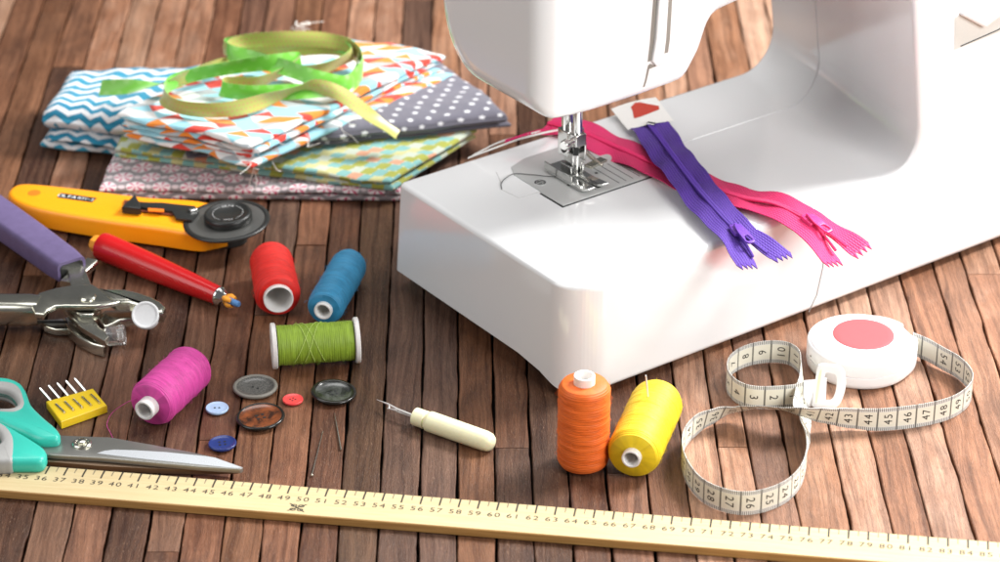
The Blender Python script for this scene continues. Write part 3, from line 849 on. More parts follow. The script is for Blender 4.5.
sg=spool('lime green thread spool with white end flanges lying sideways',(273.5,346),(357,340),1.12,.5,M['t_green'],z=1.3,seed=5,flange=True)
smg=spool('magenta thread spool lying beside the yellow needle case',(148,407),(194,364),1.33,.56,M['t_mag'],seed=6,corelen=.42)
# cross-wound stray strands on the green spool and the magenta tail
mb=MB(); a=at(273.5,346,1.3); b=at(357,340,1.3); d=(b-a).normalized(); c=a.lerp(b,.42)
for k,(s0,s1) in enumerate(((-.9,.7),(.8,-.5),(-.3,.9),(.25,-.75))):
    pts=[]
    for i in range(14):
        q=math.radians(-30+i*13); t_=s0+(s1-s0)*i/13
        n_=Vector((0,-math.cos(q),math.sin(q))); pts.append(c+d*t_+ (n_-d*n_.dot(d)).normalized()*1.165)
    mb.tube(pts,.018,5)
inv=(Matrix.Translation(Vector(sg.location)/U)@sg.rotation_euler.to_matrix().to_4x4()).inverted()
mb.v=[inv@v for v in mb.v]; build('stray_strand',mb,plain('light_green_strand',(.50,.66,.16),.6,bmp=0),sg,local=True)
mb=MB(); pts=spline([at(136,398,1.6),at(124,404,1.2),at(112,413,.5),at(107,424,.08),at(110,432,.06),at(113,438,.05)],8); mb.tube(pts,.018,5)
Mi=smg
# tail vertices are given in world space: move them into the spool's own frame
inv=(Matrix.Translation(Vector(smg.location)/U)@smg.rotation_euler.to_matrix().to_4x4()).inverted()
mb.v=[inv@v for v in mb.v]; build('loose_tail',mb,M['t_mag'],smg,local=True)
# needle stuck in the yellow spool
mb=MB(); p0=at(648.5,402,2.5); p1=p0+Vector((-.18,.05,1.62)); mb.tube([p0,p0.lerp(p1,.6),p1],[.035,.045,.04],8)
o=build('sewing_needle',mb,plain('bright_needle_steel',(.8,.8,.8),.3,metal=.3),None,origin=p0); setp(o,'thin steel needle sticking upright out of the yellow thread spool','needle','loose needles and pins')
mb=MB(); mb.tube([at(334.5,413,.06),at(337.5,430,.06),at(341,450,.07)],[.012,.04,.05],8); 
o=build('sewing_needle',mb,M['nickel'],None,origin=at(338,430,0)); setp(o,'steel needle lying on the wood just below the black button','needle','loose needles and pins')
mb=MB(); mb.tube([at(323,431,.06),at(312,474,.06)],[.02,.03],8); mb.lathe([(0,-.08),(.06,-.05),(.08,0),(.06,.05),(0,.08)],Matrix.Translation(at(312,475,.09)),10)
o=build('dressmaking_pin',mb,M['nickel'],None,origin=at(318,452,0)); setp(o,'small headed pin lying on the wood with its head near the ruler','pin','loose needles and pins')

# ------------------------------------------------------------------ buttons
def button(px,py,r,h,mrim,mc,holes,label,tilt=(0,0),dish=.12,rim=.16,hr=.07,hs=.16,rot=.4):
    c=at(px,py,h); root=thing('sewing_button',(c.x,c.y,0),label,'button','loose sewing buttons')
    Mx=Matrix.Translation((0,0,0))@Matrix.Rotation(tilt[0],4,'X')@Matrix.Rotation(tilt[1],4,'Y')
    lift=r*(abs(math.sin(tilt[0]))+abs(math.sin(tilt[1])))
    Mx=Matrix.Translation((0,0,lift))@Mx
    ri=r*(1-rim*1.0); e=.4*h
    pr=[(0,0),(r*.75,0),(r*.93,h*.25),(r,h*.6),(r*.985,h*.85),(r*.95,h),(ri+.04,h),(ri,h-dish*.35)]
    mb=MB(); mb.lathe(pr,Mx,56); ob=build('rim',mb,mrim,root,local=True,angle=60)
    pr=[(ri+.005,h-dish*.34),(ri*.93,h-dish*.75),(ri*.6,h-dish),(0,h-dish)]
    mb=MB(); mb.lathe(pr,Mx,48); build('face',mb,mc,root,local=True,angle=60)
    mb=MB()
    pos=[(-hs,0),(hs,0)] if holes==2 else [(-hs,-hs),(hs,-hs),(hs,hs),(-hs,hs)]
    for x_,y_ in pos:
        x2=x_*math.cos(rot)-y_*math.sin(rot); y2=x_*math.sin(rot)+y_*math.cos(rot)
        mb.lathe([(hr,h-dish+.012),(0,h-dish+.012)],Mx@Matrix.Translation((x2,y2,0)),14)
    build('thread_hole',mb,M['b_hole'],root,local=True)
button(255.2,385,1.25,.30,M['b_grey'],M['b_greyc'],2,'large grey button with speckled recessed centre and two holes',dish=.17,rim=.17,rot=-.5)
button(260.6,416.5,1.33,.28,M['b_blackrim'],M['b_tort'],4,'large tortoiseshell brown button with dark rim',tilt=(.03,-.04),dish=.1,rim=.13,hs=.17,hr=.085)
button(333.5,392,1.26,.28,M['b_blackrim'],M['b_black'],4,'large marbled black button near the green spool',tilt=(.02,.06),dish=.14,rim=.2,hs=.13,hr=.06)
button(217,407,.63,.22,M['b_lblue'],M['b_lblue'],2,'small light blue button with two holes',dish=.05,rim=.12,hr=.06,hs=.12,rot=0)
button(222.4,442.5,.76,.24,M['b_navy'],M['b_navy'],4,'small navy blue button near the scissor tip',tilt=(0,-.03),dish=.06,rim=.14,hr=.07,hs=.14,rot=.2)
button(292.8,398.5,.57,.20,M['b_red'],M['b_red'],4,'smallest coral red button between the grey and black ones',dish=.05,rim=.13,hr=.05,hs=.10,rot=.7)

# ------------------------------------------------------------------ seam ripper
a=at(414.5,416,.56); b=at(493,443.5,.52); ax=(b-a); L=ax.length; ax.normalize()
root=thing('seam_ripper',a.lerp(b,.5)*1.0-Vector((0,0,.52)),'pale cream seam ripper with bare forked metal tip lying left of the orange spool','seam ripper')
def axM(o_,z_,up=Vector((0,0,1))):
    x_=up.cross(z_).normalized(); y_=z_.cross(x_); R3=Matrix((x_,y_,z_)).transposed(); return Matrix.Translation(o_)@R3.to_4x4()
mb=MB(); mb.lathe([(0,0),(.40,0),(.50,.06),(.50,.75),(.44,.80),(.46,.86),(.56,.95),(.57,1.1),(.56,L-1.6),(.55,L-.5),(.50,L-.22),(.38,L-.05),(.2,L+.03),(0,L+.05)],axM(a,ax),40)
for v in mb.v:
    pass
build('handle',mb,M['cream'],root,angle=50)
t1=at(376.8,399.5,.45); a1=at(411.5,415,.62)
mb=MB(); mb.tube([a1+ax*.3,at(398,409.5,.58),at(388,404,.52),t1],[.075,.07,.055,.012],8)
mb.tube([at(397,410.5,.55),at(391,409,.45),at(387.5,408.5,.38)],[.06,.05,.035],8); mb.tube([at(411,416,.5),at(399,412,.48),at(391,409,.45)],[.05,.045,.045],8)
mb.tube([at(389.5,404.6,.54),at(389,409,.42)],[.05,.05],8)
build('forked_blade',mb,plain('fork_steel',(.72,.71,.68),.3,metal=.4,bmp=0),root)

# ------------------------------------------------------------------ ruler
RA=at(13.3,462.2,.5); R1=at(968,538.5,.5); sp=(R1-RA).length/50; rx=(R1-RA).normalized(); ry=Vector((-rx.y,rx.x,0)); R0=RA+rx*sp*16
WR=( (R0-at(330,517,.5)).dot(ry) )
def rp(cm,d,z): p=R0+rx*((cm-50)*sp)-ry*d; p.z=z; return p
root=thing('wooden_ruler',rp(50,WR/2,0),'long pale wooden ruler with black centimetre marks lying across the foreground','ruler')
rot=math.atan2(rx.y,rx.x); root.rotation_euler=(0,0,rot)
def toR(v): w=v-Vector(root.location)/U; return Vector((w.dot(rx),w.dot(ry),w.z))
mb=MB(); 
x0=(-.6-50)*sp; x1=(100.6-50)*sp; h=WR/2
sec=[(-h,.06),(-h+.05,.01),(h-.05,.01),(h,.06),(h,.40),(h-.06,.46),(h-.5,.5),(-h+.05,.5),(-h,.45)]
n=len(sec); vs=[Vector((x_,y_,z_)) for x_ in [x0+(x1-x0)*k/40 for k in range(41)] for y_,z_ in sec]
fs=[(k*n+j,k*n+(j+1)%n,(k+1)*n+(j+1)%n,(k+1)*n+j) for k in range(40) for j in range(n)]+[tuple(range(n)),tuple(40*n+j for j in range(n-1,-1,-1))]
mb.add(vs,fs)
for i,f in enumerate(mb.f):
    ys=[mb.v[j].y for j in f]; zs=[mb.v[j].z for j in f]
    if max(zs)<.46 or (max(ys)<-h+.06 and min(zs)<.46): mb.mi[i]=1
build('ruler_body',mb,[M['ruler'],M['rulerside']],root,local=True,angle=20)
mb=MB(); mg=MB()
for k in range(0,201):
    cm=k/2; big=(k%2==0); ln=.86 if big else .55; w=.045 if big else .024
    xx=(cm-50)*sp; tgt=mb if big else mg
    tgt.add([Vector((xx-w,h-.04,.4765)),Vector((xx+w,h-.04,.4765)),Vector((xx+w,h-.5,.506)),Vector((xx-w,h-.5,.506)),Vector((xx+w,h-ln,.506)),Vector((xx-w,h-ln,.506))],[(0,1,2,3),(3,2,4,5)])
for cm in range(1,100):
    xx=(cm-50)*sp; text(mb,str(cm),.55,lambda x_,y_: Vector((xx-.10+x_*1.15,h-1.28+y_,.507)),adv=.60)
# maker's cross mark
cx,cy=toR(at(297,507.5,.5))[:2]
for s_ in (1,-1):
    mb.prism([(cx-.42*s_-.05,cy-.34),(cx-.42*s_+.05,cy-.34),(cx+.42*s_+.05,cy+.34),(cx+.42*s_-.05,cy+.34)],.503,.509)
for (dx,dy) in ((.19,.2),(-.19,.2),(.19,-.2),(-.19,-.2)):
    ou=[(cx+dx+.17*math.cos(q),cy+dy*.9+.13*math.sin(q)) for q in [k*PI/8 for k in range(16)]]; inn=[(cx+dx+.10*math.cos(q),cy+dy*.9+.07*math.sin(q)) for q in [k*PI/8 for k in range(16)]]
    vs=[Vector((p[0],p[1],.507)) for p in ou+inn]; mb.add(vs,[(i,(i+1)%16,16+(i+1)%16,16+i) for i in range(16)])
build('printed_scale',mb,M['ink'],root,local=True,smooth=False); build('half_centimetre_marks',mg,M['inkgrey'],root,local=True,smooth=False)

# ------------------------------------------------------------------ scissors
root=thing('scissors',at(82,445,0),'open fabric scissors with teal and grey handles lying behind the ruler','scissors')
def pxpoly(pts,z): return [tuple(at(x_,y_,z)[:2]) for x_,y_ in pts]
mb=MB(); mb.prism(pxpoly([(30,452),(44,441),(58,435),(80,436),(110,437),(150,444),(190,451.5),(215,457),(243,467.5),(240,469),(200,466.5),(150,462),(100,457.5),(56,455)],.75),.50,.75,inset=.04)
bl=build('blade',mb,M['blade'],root,angle=25)
mb=MB(); mb.prism(pxpoly([(97,453.2),(104,450.8),(114,449.6),(135,450.2),(165,452),(205,456),(215,457.6),(243,467.6),(235,468),(200,464.5),(150,459.5),(115,455.5)],.76),.753,.768)
build('ground_edge',mb,M['bladeedge'],bl,smooth=False)
mb=MB(); mb.prism(pxpoly([(45,462),(60,452),(100,456),(150,461),(200,466),(238,469.5),(200,470.5),(150,469),(100,466.5),(60,463)],.4),.15,.46,inset=.03)
build('blade',mb,M['bladerefl'],root,angle=25,label='lower blade with brown wood reflection painted on its inner face')
c=at(82,444,.75); mb=MB(); mb.lathe([(0.52,-.02),(.52,.08),(.46,.13),(.36,.13),(.32,.08),(.26,.08),(.24,.24),(.14,.28),(0,.28)],Matrix.Translation(c),28); build('pivot_screw',mb,M['nickel'],root,angle=35)
mb=MB(); mb.box(c+Vector((0,0,.285)),(.34,.06,.02),Matrix.Rotation(.9,3,'Z')); build('screw_slot',mb,M['dark'],root)
def loopxy(pts,z,n=6):
    return [(p.x,p.y) for p in spline([at(x_,y_,z) for x_,y_ in pts],n,True)]
# upper handle
zt=1.35
out=loopxy([(-38,384),(-15,376),(5,376),(18,380),(25,387),(31,402),(42,414),(56,426),(60,432),(56,437),(38,437),(22,430),(5,423),(-15,414),(-40,402)],zt)
def scale_in(pts_c,n_target,z):
    lp=spline([at(x_,y_,z) for x_,y_ in pts_c],6,True); return lp
inn=loopxy([(-30,392),(-16,387),(2,389),(10,392),(15,397),(17,401),(17,404),(14,407),(8,408),(2,408),(-5,408),(-12,406),(-20,404),(-27,400),(-31,396)],zt)
mb=MB(); mb.ring(out,inn,.55,zt,.28); build('handle',mb,M['teal'],root,angle=60)
o2=loopxy([(-35,387),(-15,380.5),(5,381),(15,383.5),(21,389),(24.5,399),(25,404),(22,409),(14,412),(4,412),(-6,411),(-15,409),(-24,405),(-32,400),(-36,394)],zt)
mb=MB(); mb.ring(o2,inn,.50,zt+.06,.2); build('finger_grip',mb,M['grey_rubber'],root,angle=60)
out=loopxy([(-60,424),(-40,416),(-18,414),(0,420),(20,431),(38,442),(46,449),(45,456),(38,459.5),(20,460),(0,460),(-20,462),(-45,464),(-62,455),(-68,440)],zt)
inn=loopxy([(-54,430),(-40,424),(-24,422),(-14,424),(-6,428),(-1,433),(1,438),(0,442),(-6,446),(-14,449),(-24,451),(-36,452),(-48,450),(-56,444),(-58,437)],zt)
mb=MB(); mb.ring(out,inn,.45,zt,.28); build('handle',mb,M['teal'],root,angle=60)
out=loopxy([(-60,427),(-40,419),(-20,416),(-4,420),(8,427),(14,436),(15,447),(13,459),(4,460.8),(-4,461),(-20,462.5),(-40,463),(-56,457),(-64,447),(-66,436)],zt)
mb=MB(); mb.ring(out,inn,.42,zt+.05,.22); build('finger_grip',mb,M['grey_rubber'],root,angle=60)

# ------------------------------------------------------------------ snap pliers
root=thing('snap_pliers',at(88,310,0),'shiny snap fastener pliers with a purple grip and a white die in the jaw','pliers')
# purple grip (rectangular bar, rising slightly)
def bar(mb,p0,p1,w,h,r=.25,n=8,bend=0,sc=(1,1)):
    ax_=(p1-p0); L_=ax_.length; t=ax_.normalized(); wv=Vector((-t.y,t.x,0)).normalized(); nv=t.cross(wv); nv=nv if nv.z>0 else -nv
    rings=[]
    for k in range(n+1):
        s_=k/n; c_=p0.lerp(p1,s_)+wv*bend*math.sin(PI*s_); f=sc[0]+(sc[1]-sc[0])*s_
        e=1.0
        if k==0 or k==n: e=.93
        ring=[]
        for q in range(4):
            for g in (0,30,60,90):
                an=math.radians(q*90+g); cx_=(w/2*f*e-r)*(1 if q in(0,3) else -1); cz_=(h/2*e-r)*(1 if q in(0,1) else -1)
                ring.append(c_+wv*(cx_+r*math.cos(an))+nv*(cz_+r*math.sin(an)))
        rings.append(ring)
    mb.loft(rings)
mb=MB(); bar(mb,at(-45,188,1.0),at(72,270,1.5),2.1,1.4,.3,12,.1,(1.15,.95)); build('purple_grip',mb,M['purple_grip'],root,angle=60); ge=(at(72,270,1.5)-at(-45,188,1.0)).normalized(); mb=MB(); bar(mb,at(72,270,1.5)-ge*.3,at(72,270,1.5)+ge*.03,1.6,1.0,.2,3); build('grip_opening',mb,M['dark'],root,angle=60)
Z=lambda pts,z:[tuple(at(x_/4.322,240+y_/4.322,z)[:2]) for x_,y_ in pts]
mb=MB(); mb.prism(Z([(262,110),(300,78),(345,88),(375,140),(398,195),(440,262),(425,300),(400,330),(345,330),(300,300),(320,240),(305,200),(290,140)],1.5),1.25,1.6,inset=.12)
mb.prism(Z([(272,288),(330,292),(438,285),(432,305),(402,330),(430,370),(470,410),(452,432),(400,400),(350,370),(305,330)],1.4),1.0,1.35,inset=.1)
bar(mb,at(66,285,1.2),at(92,262,1.3),.9,.5,.15)
build('lower_jaw_arm',mb,M['nickel'],root,angle=30)
mb=MB(); mb.prism(Z([(275,355),(300,350),(350,385),(410,400),(470,425),(448,483),(400,470),(340,440),(295,400)],.4),.08,.75,inset=.15); mb.prism(Z([(170,345),(300,335),(290,385),(240,385),(190,370)],.5),.1,.5,inset=.1)
mb.tube([at(98,334,.5),at(101,344,.5)],.42,18)
build('lower_jaw_side',mb,M['nickel'],root,angle=30)
mb=MB(); mb.prism(Z([(148,243),(170,225),(240,205),(300,195),(398,188),(420,200),(462,235),(480,255),(520,262),(500,268),(440,280),(410,285),(280,283),(240,285),(205,300),(190,320),(150,315),(135,280)],2.0),1.72,2.0,inset=.12)
mb.prism(Z([(420,200),(450,206),(540,208),(600,222),(660,242),(700,262),(716,285),(706,312),(680,312),(640,288),(600,275),(560,262),(500,262),(462,240)],1.9),1.25,1.9,inset=.25)
build('upper_jaw_arm',mb,M['nickel'],root,angle=30)
mb=MB(); mb.prism(Z([(420,330),(450,300),(560,296),(580,300),(585,335),(520,345),(470,370),(450,375)],.9),.4,.9,inset=.15); build('jaw_back_rib',mb,M['nickel'],root,angle=30)
mb=MB(); bar(mb,at(-60,309,1.1),at(40,310,1.35),1.7,1.5,.45,10,0,(1.0,1.05)); build('steel_handle',mb,M['nickel'],root,angle=50)
mb=MB(); mb.box(at(57,322,.72),(3.6,.22,.05)); build('slot',mb,M['dark'],root)
c=at(87.5,297.5,2.0); mb=MB(); mb.lathe([(.50,-.05),(.50,.05),(.42,.14),(.2,.17),(0,.17)],Matrix.Translation(c),28); build('rivet',mb,M['nickel'],root)
# white die facing the viewer and clear die
dirn=Vector((-.02,-.80,.60)).normalized(); c=at(147,315,1.35)+Vector((0,-.88,.48))*.65
mb=MB(); mb.lathe([(0,-.42),(.74,-.42),(.79,-.38),(.79,.06),(.76,.12),(.71,.14),(.65,.12),(.60,.05),(.4,.02),(0,.02)],axM(c,dirn),36); build('white_die',mb,plain('white_die_plastic',(.74,.75,.76),.35,bmp=0),root,angle=40)
d2=Vector((.98,.02,.10)).normalized(); c=at(109,336.5,.75); mb=MB(); mb.lathe([(0,-.1),(.52,-.1),(.55,0),(.55,.55),(.60,.6),(.60,.85),(.55,.9),(.3,.9),(.28,.5),(0,.5)],axM(c,d2),28); build('clear_die',mb,M['clear'],root,angle=35)
mb=MB(); mb.lathe([(.0,.0),(.34,.0),(.36,.06),(.24,.08),(.2,.0)],axM(at(99,338.5,.9),Vector((-.5,-.75,.3)).normalized()),20); build('die_ring',mb,M['chrome'],root)

# ------------------------------------------------------------------ rotary cutter
root=thing('rotary_cutter',at(120,215,0),'yellow rotary cutter with a round black rimmed blade lying in front of the folded fabrics','rotary cutter')
top=[(8,194),(9,189),(14,185),(22,183),(34,183),(60,185.5),(90,189),(120,193),(150,196.5),(185,198.5),(204,201),(214,207),(214,226),(205,233),(186,232),(160,228),(120,222.5),(80,216.5),(40,209),(16,201)]
mb=MB(); mb.prism(loopxy(top,1.6,3),.38,1.6,inset=.3)
body=build('yellow_body',mb,M['amber'],root,angle=40)
mb=MB(); mb.prism(loopxy([(120,196.5),(190,202),(205,207),(203,226),(190,226),(186,222),(125,211)],1.3,2),1.0,1.712); 
# guard floor under the blade
mb=MB(); mb.prism(loopxy([(196,203),(215,203),(236,210),(240,222),(230,235),(205,241),(190,240),(184,232),(184,210)],.9,4),.25,.9,inset=.15); build('blade_guard',mb,M['amber'],root,angle=40)
mb=MB(); mb.prism(loopxy([(196,224),(225,226),(244,226),(246,236),(228,242),(204,240)],.5,4),.06,.5,inset=.1); build('lower_guard',mb,M['dark'],root)
mb=MB(); c=at(34,191.5,1.7); c.z=1.6; mb.lathe([(.40,.008),(.0,.008)],Matrix.Translation(c),24); build('hanging_hole',mb,M['amber_dark'],root)
lab=[at(57,197.5,1.61),at(92,202.5,1.61),at(97,198.0,1.61),at(61,192.8,1.61)]
mb=MB(); mb.add(lab,[(0,1,2,3)]); lb=build('label',mb,M['dark'],root,smooth=False)
mb=MB(); o_=(lab[0]+lab[1]+lab[2]+lab[3])/4; lx=(lab[1]-lab[0]).normalized(); ly=(lab[3]-lab[0]).normalized()
text(mb,'OLFA',.50,lambda x_,y_:o_-lx*.62+lx*(x_*1.0)+ly*y_+Vector((0,0,.012)),adv=.6); text(mb,'RTY-2',.42,lambda x_,y_:o_+lx*.62+lx*x_+ly*y_+Vector((0,0,.012)),adv=.5)
build('label_text',mb,M['whiteprint'],lb,smooth=False)
mb=MB(); mb.prism(loopxy([(124,200),(160,204),(190,207),(190,217),(160,214),(124,209)],1.7,1),1.66,1.715); build('slide_slot',mb,plain('slot_brown',(.16,.035,.015),.5),root)
mb=MB(); mb.prism(Z2:=loopxy([(122,210),(135,197.5),(140,206),(141,212)],1.9,1),1.7,2.15,inset=.08); mb.prism(loopxy([(139,203),(162,203.5),(195,207),(199,213),(192,221),(176,219),(172,212),(140,208)],1.8,1),1.72,1.88,inset=.04)
build('slide_lever',mb,M['dark'],root,angle=30)
mb=MB(); mb.prism(loopxy([(148,208),(164,209),(164,212),(148,211)],1.9,1),1.86,1.90); build('slide_window',mb,M['amber_dark'],root)
bc=at(226.5,220.5,1.75); tl=Matrix.Rotation(math.radians(-3),4,'Y')@Matrix.Rotation(math.radians(1.5),4,'X'); BM=Matrix.Translation(bc)@tl
mb=MB(); mb.lathe([(0,.03),(2.28,.03),(2.36,.0),(2.28,-.06),(0,-.06)],BM,64); blad=build('round_blade',mb,plain('dark_round_blade_steel',(.20,.20,.19),.32,metal=.7),root,angle=20)
mb=MB(); mb.lathe([(2.32,.04),(2.36,.07),(2.58,.05),(2.63,-.02),(2.58,-.12),(2.30,-.12)],BM,64); build('blade_cover_rim',mb,M['dark'],root,angle=60)
kc=at(228.5,219.5,1.8); KM=Matrix.Translation(kc)@tl
mb=MB(); mb.lathe([(1.42,0),(1.46,.06),(1.46,.36),(1.40,.48),(1.30,.52),(1.22,.50),(1.18,.46),(0,.46)],KM,48); kn=build('black_knob',mb,M['dark'],root,angle=50)
mb=MB()
def ringtext(s_,a0,rad,size):
    for i,ch in enumerate(s_):
        an=a0-i*size*.62/rad; 
        text(mb,ch,size,lambda x_,y_,an=an: KM@Vector((rad*math.cos(an)+x_*math.sin(an)+y_*math.cos(an), rad*math.sin(an)-x_*math.cos(an)+y_*math.sin(an),.47)))
ringtext('OLFA',math.radians(112),.88,.30); ringtext('45mm',math.radians(292),.88,.24)
for k in range(60):
    a0_=2*PI*k/60
    if 60<math.degrees(a0_)<125 or 240<math.degrees(a0_)<305: continue
    a1_=a0_+.07; mb.add([KM@Vector((r_*math.cos(t_),r_*math.sin(t_),.468)) for r_,t_ in ((.90,a0_),(.93,a0_),(.93,a1_),(.90,a1_))],[(0,1,2,3)])
build('knob_lettering',mb,plain('faded_grey_print',(.55,.55,.55),.5,bmp=0),kn,smooth=False)
mb=MB(); mb.box(at(193,210,1.95),(.5,.35,.2),Matrix.Rotation(.5,3,'Z')); build('retaining_clip',mb,M['chrome'],root,bevel=.05)

# ------------------------------------------------------------------ red cartridge chalk pencil
a=at(102,246,1.0); b=at(219,296,.68); ax=(b-a).normalized(); L=(b-a).length
root=thing('chalk_pencil',a.lerp(b,.5)*1-Vector((0,0,.84)),'fat red chalk pencil with orange end cap and blue tip lying on the wood','chalk pencil')
AM=axM(a,ax)
mb=MB(); mb.lathe([(0,0),(.70,0),(.84,.05),(.87,.15),(.86,.8),(.80,L*.4),(.68,L*.75),(.55,L),(0,L)],AM,44); build('red_barrel',mb,M['redbody'],root,angle=45)
mb=MB(); mb.lathe([(0,-.72),(.42,-.70),(.52,-.58),(.55,-.4),(.54,.05)],AM,8); build('end_cap',mb,M['orangelead'],root,angle=30)
mb=MB(); mb.lathe([(.56,L-.02),(.58,L+.03),(.56,L+.12),(.36,L+.45),(.30,L+.55),(.15,L+.55)],AM,36); build('metal_collar',mb,M['chrome'],root,angle=45)
mb=MB()
for k,q in enumerate((20,140,260)):
    an=math.radians(q); of=Vector((.17*math.cos(an),.17*math.sin(an),0)); mb.tube([AM@(of+Vector((0,0,L+.4))),AM@(of*1.7+Vector((0,0,L+.75))),AM@(of*1.4+Vector((0,0,L+1.05)))],[.13,.19,.13],10)
build('holder_jaw',mb,M['orangelead'],root)
mb=MB(); mb.tube([AM@Vector((0,0,L+.5)),AM@Vector((0,0,L+1.45)),AM@Vector((0,0,L+1.55))],[.19,.19,.15],12); build('blue_lead',mb,M['bluelead'],root)

# ------------------------------------------------------------------ needle case
root=thing('needle_case',at(77,405,0),'small yellow plastic case with five machine needles sticking out','needle case')
cq=[(46,401),(93,388),(107,405),(61,421.5)]
mb=MB(); cp=[at(x_,y_,.5) for x_,y_ in cq]; mb.prism([tuple(p[:2]) for p in cp],.04,.5,inset=.07); mb.v=[v for v in mb.v]; 
build('yellow_case',mb,M['yellow'],root,angle=30)
ex=(cp[1]-cp[0]).normalized(); ey=(cp[3]-cp[0]).normalized(); EW=(cp[1]-cp[0]).length; EH=(cp[3]-cp[0]).length
dN=(at(41,387.5,.75)-at(50.5,398.5,.35)).normalized()
for k in range(5):
    s_=(.13+.185*k)*EW
    c0=cp[0]+ex*s_+ey*(EH*.22); c0.z=.503
    mb=MB(); tk=[c0+ex*-.09+ey*.05,c0+ex*.09+ey*.0,c0+ex*.22+ey*(EH*.48),c0+ex*.04+ey*(EH*.52)]; mb.prism([tuple(p[:2]) for p in tk],.501,.507); sl=build('slot',mb,M['yellow_dk'],root,smooth=False)
    mb=MB(); mb.tube([c0+ex*.0+ey*.08+Vector((0,0,.03)),c0+ex*.12+ey*EH*.45+Vector((0,0,.03))],.05,8)
    p0=cp[0]+ex*s_+ey*.1; p0.z=.30; ln=1.15
    mb.tube([p0,p0+dN*ln*.95,p0+dN*ln*1.05],[.085,.085,.05],10); build('machine_needle',mb,M['chrome'],root)

# ------------------------------------------------------------------ tape measure: case, band, hook
root=thing('tape_measure',at(862,350,0),'white round retractable tape measure with coral centre and its printed band looped on the wood','tape measure')
c=at(861,337,1.75); c.z=0
mb=MB(); outl=[]
RC=2.98
for k in range(72):
    q=2*PI*k/72; r_=RC
    dq=math.atan2(math.sin(q-math.radians(20)),math.cos(q-math.radians(20)))
    if abs(dq)<math.radians(52): r_=min(RC/math.cos(0),(2.93)/max(.3,math.cos(dq)))*1.0 if abs(dq)<math.radians(14) else RC+ (.22*math.cos((abs(dq)-math.radians(14))/math.radians(38)*PI/2) if abs(dq)<math.radians(52) else 0)
    outl.append((c.x+r_*math.cos(q),c.y+r_*math.sin(q)))
lv=[(.40,0),(.16,.04),(.04,.16),(0,.35),(0,.76),(.06,.78),(.06,.82),(0,.84),(0,1.48),(.03,1.56),(.08,1.60),(.10,1.565),(.14,1.565),(.17,1.64),(.26,1.70),(.5,1.75),(1.15,1.79),(2.0,1.81)]
vs=[]
for d,z_ in lv: vs+=[Vector((p[0]+(c.x-p[0])*d/RC,p[1]+(c.y-p[1])*d/RC,z_)) for p in outl]
n=72; fs=[(i*n+j,i*n+(j+1)%n,(i+1)*n+(j+1)%n,(i+1)*n+j) for i in range(len(lv)-1) for j in range(n)]+[tuple(range(n-1,-1,-1)),tuple((len(lv)-1)*n+j for j in range(n))]
mb.add(vs,fs); build('case',mb,M['white2'],root,angle=35)
mb=MB(); pc=at(863.5,334,1.82); pc.z=1.79; mb.lathe([(1.72,-.01),(1.70,.035),(1.62,.05),(1.3,.035),(0,.03)],Matrix.Translation(pc),56); build('centre_button',mb,M['pinkdisc'],root,angle=45)
mb=MB(); pd=at(815.5,357,1.0); mb.lathe([(0,0),(.06,0),(.06,.02),(0,.02)],axM(c+Vector((-2.86,-.9,1.05)),Vector((-.95,-.3,0))),10); build('case_pin',mb,M['seam'],root)
# band path: (px, py, height of band centre, lean towards the viewer)
h0=.73
path=[(822,392,.75,0),(806,393,.78,.05),(790,396,.75,0),(765,397.5,h0,0),(748,396,h0,0),(735,390,h0,0),(727.5,380,h0,0),(728,369,h0,0),(737,360,h0,0),(752,354,h0,0),(770,351.5,h0,0),(787,353,h0,0),(798,360,h0,.0),(802,371,.74,.12),(803,385,.78,.3),(802,398,.70,.55),(802,412,.52,.8),(805,428,.62,.45),(806.5,445,h0,.05),(806,460,h0,0),(800,477,h0,0),(786,491,h0,0),(765,500,h0,0),(742,503,h0,0),(718,498,h0,0),(700,488,h0,0),(688,473,h0,0),(682,456,h0,0),(684,440,h0,0),(695,426,h0,.05),(713,416.5,.80,.35),(735,409.5,1.0,.8),(757,407,1.35,1.0),(780,408.5,1.55,.95),(803,412,1.45,.7),(825,415.5,1.1,.45),(850,418,.85,.2),(875,419.5,.76,.05),(900,418,h0,0),(930,413.5,h0,0),(952,407,h0,0),(966,398,h0,0),(972,388,h0,0),(969,378,h0,0),(958,367,h0,.0),(942,358,.78,0),(928,350,.85,0),(912,343,.9,0)]
CT=[Vector((*at(x_,y_,z_),)) for x_,y_,z_,l_ in path]
lean=[p[3] for p in path]
NS=10; sp_=spline(CT,NS); ls=[]
for i in range(len(path)-1):
    for k in range(NS): t_=k/NS; t_=t_*t_*(3-2*t_); ls.append(lean[i]*(1-t_)+lean[i+1]*t_)
ls.append(lean[-1])
# resample with lean
L=[0]
for i in range(1,len(sp_)): L.append(L[-1]+(sp_[i]-sp_[i-1]).length)
nst=int(L[-1]/.16); bp=[];bl_=[]; j=0
for k in range(nst+1):
    t=L[-1]*k/nst
    while j<len(L)-2 and L[j+1]<t: j+=1
    q_=(t-L[j])/max(1e-9,L[j+1]-L[j]); bp.append(sp_[j].lerp(sp_[j+1],q_)); bl_.append(ls[j]*(1-q_)+ls[j+1]*q_)
bw=[]
for i in range(len(bp)):
    t=bp[min(i+1,len(bp)-1)]-bp[max(i-1,0)]; t.z=0; t.normalize(); side=Vector((t.y,-t.x,0))
    bw.append((Vector((0,0,1))*math.cos(bl_[i])+side*math.sin(bl_[i])).normalized())
SCALE=1.0
mb=MB(); us=mb.strip(bp,bw,1.42,.035,0,0,4,u0=0); us=[(u_-1.07)/1.085 for u_ in us]; mb.uv=[((q_[0]-1.07)/1.085,q_[1]) for q_ in mb.uv]; band=build('tape_band',mb,M['tape'],root,angle=70)
mb=MB()
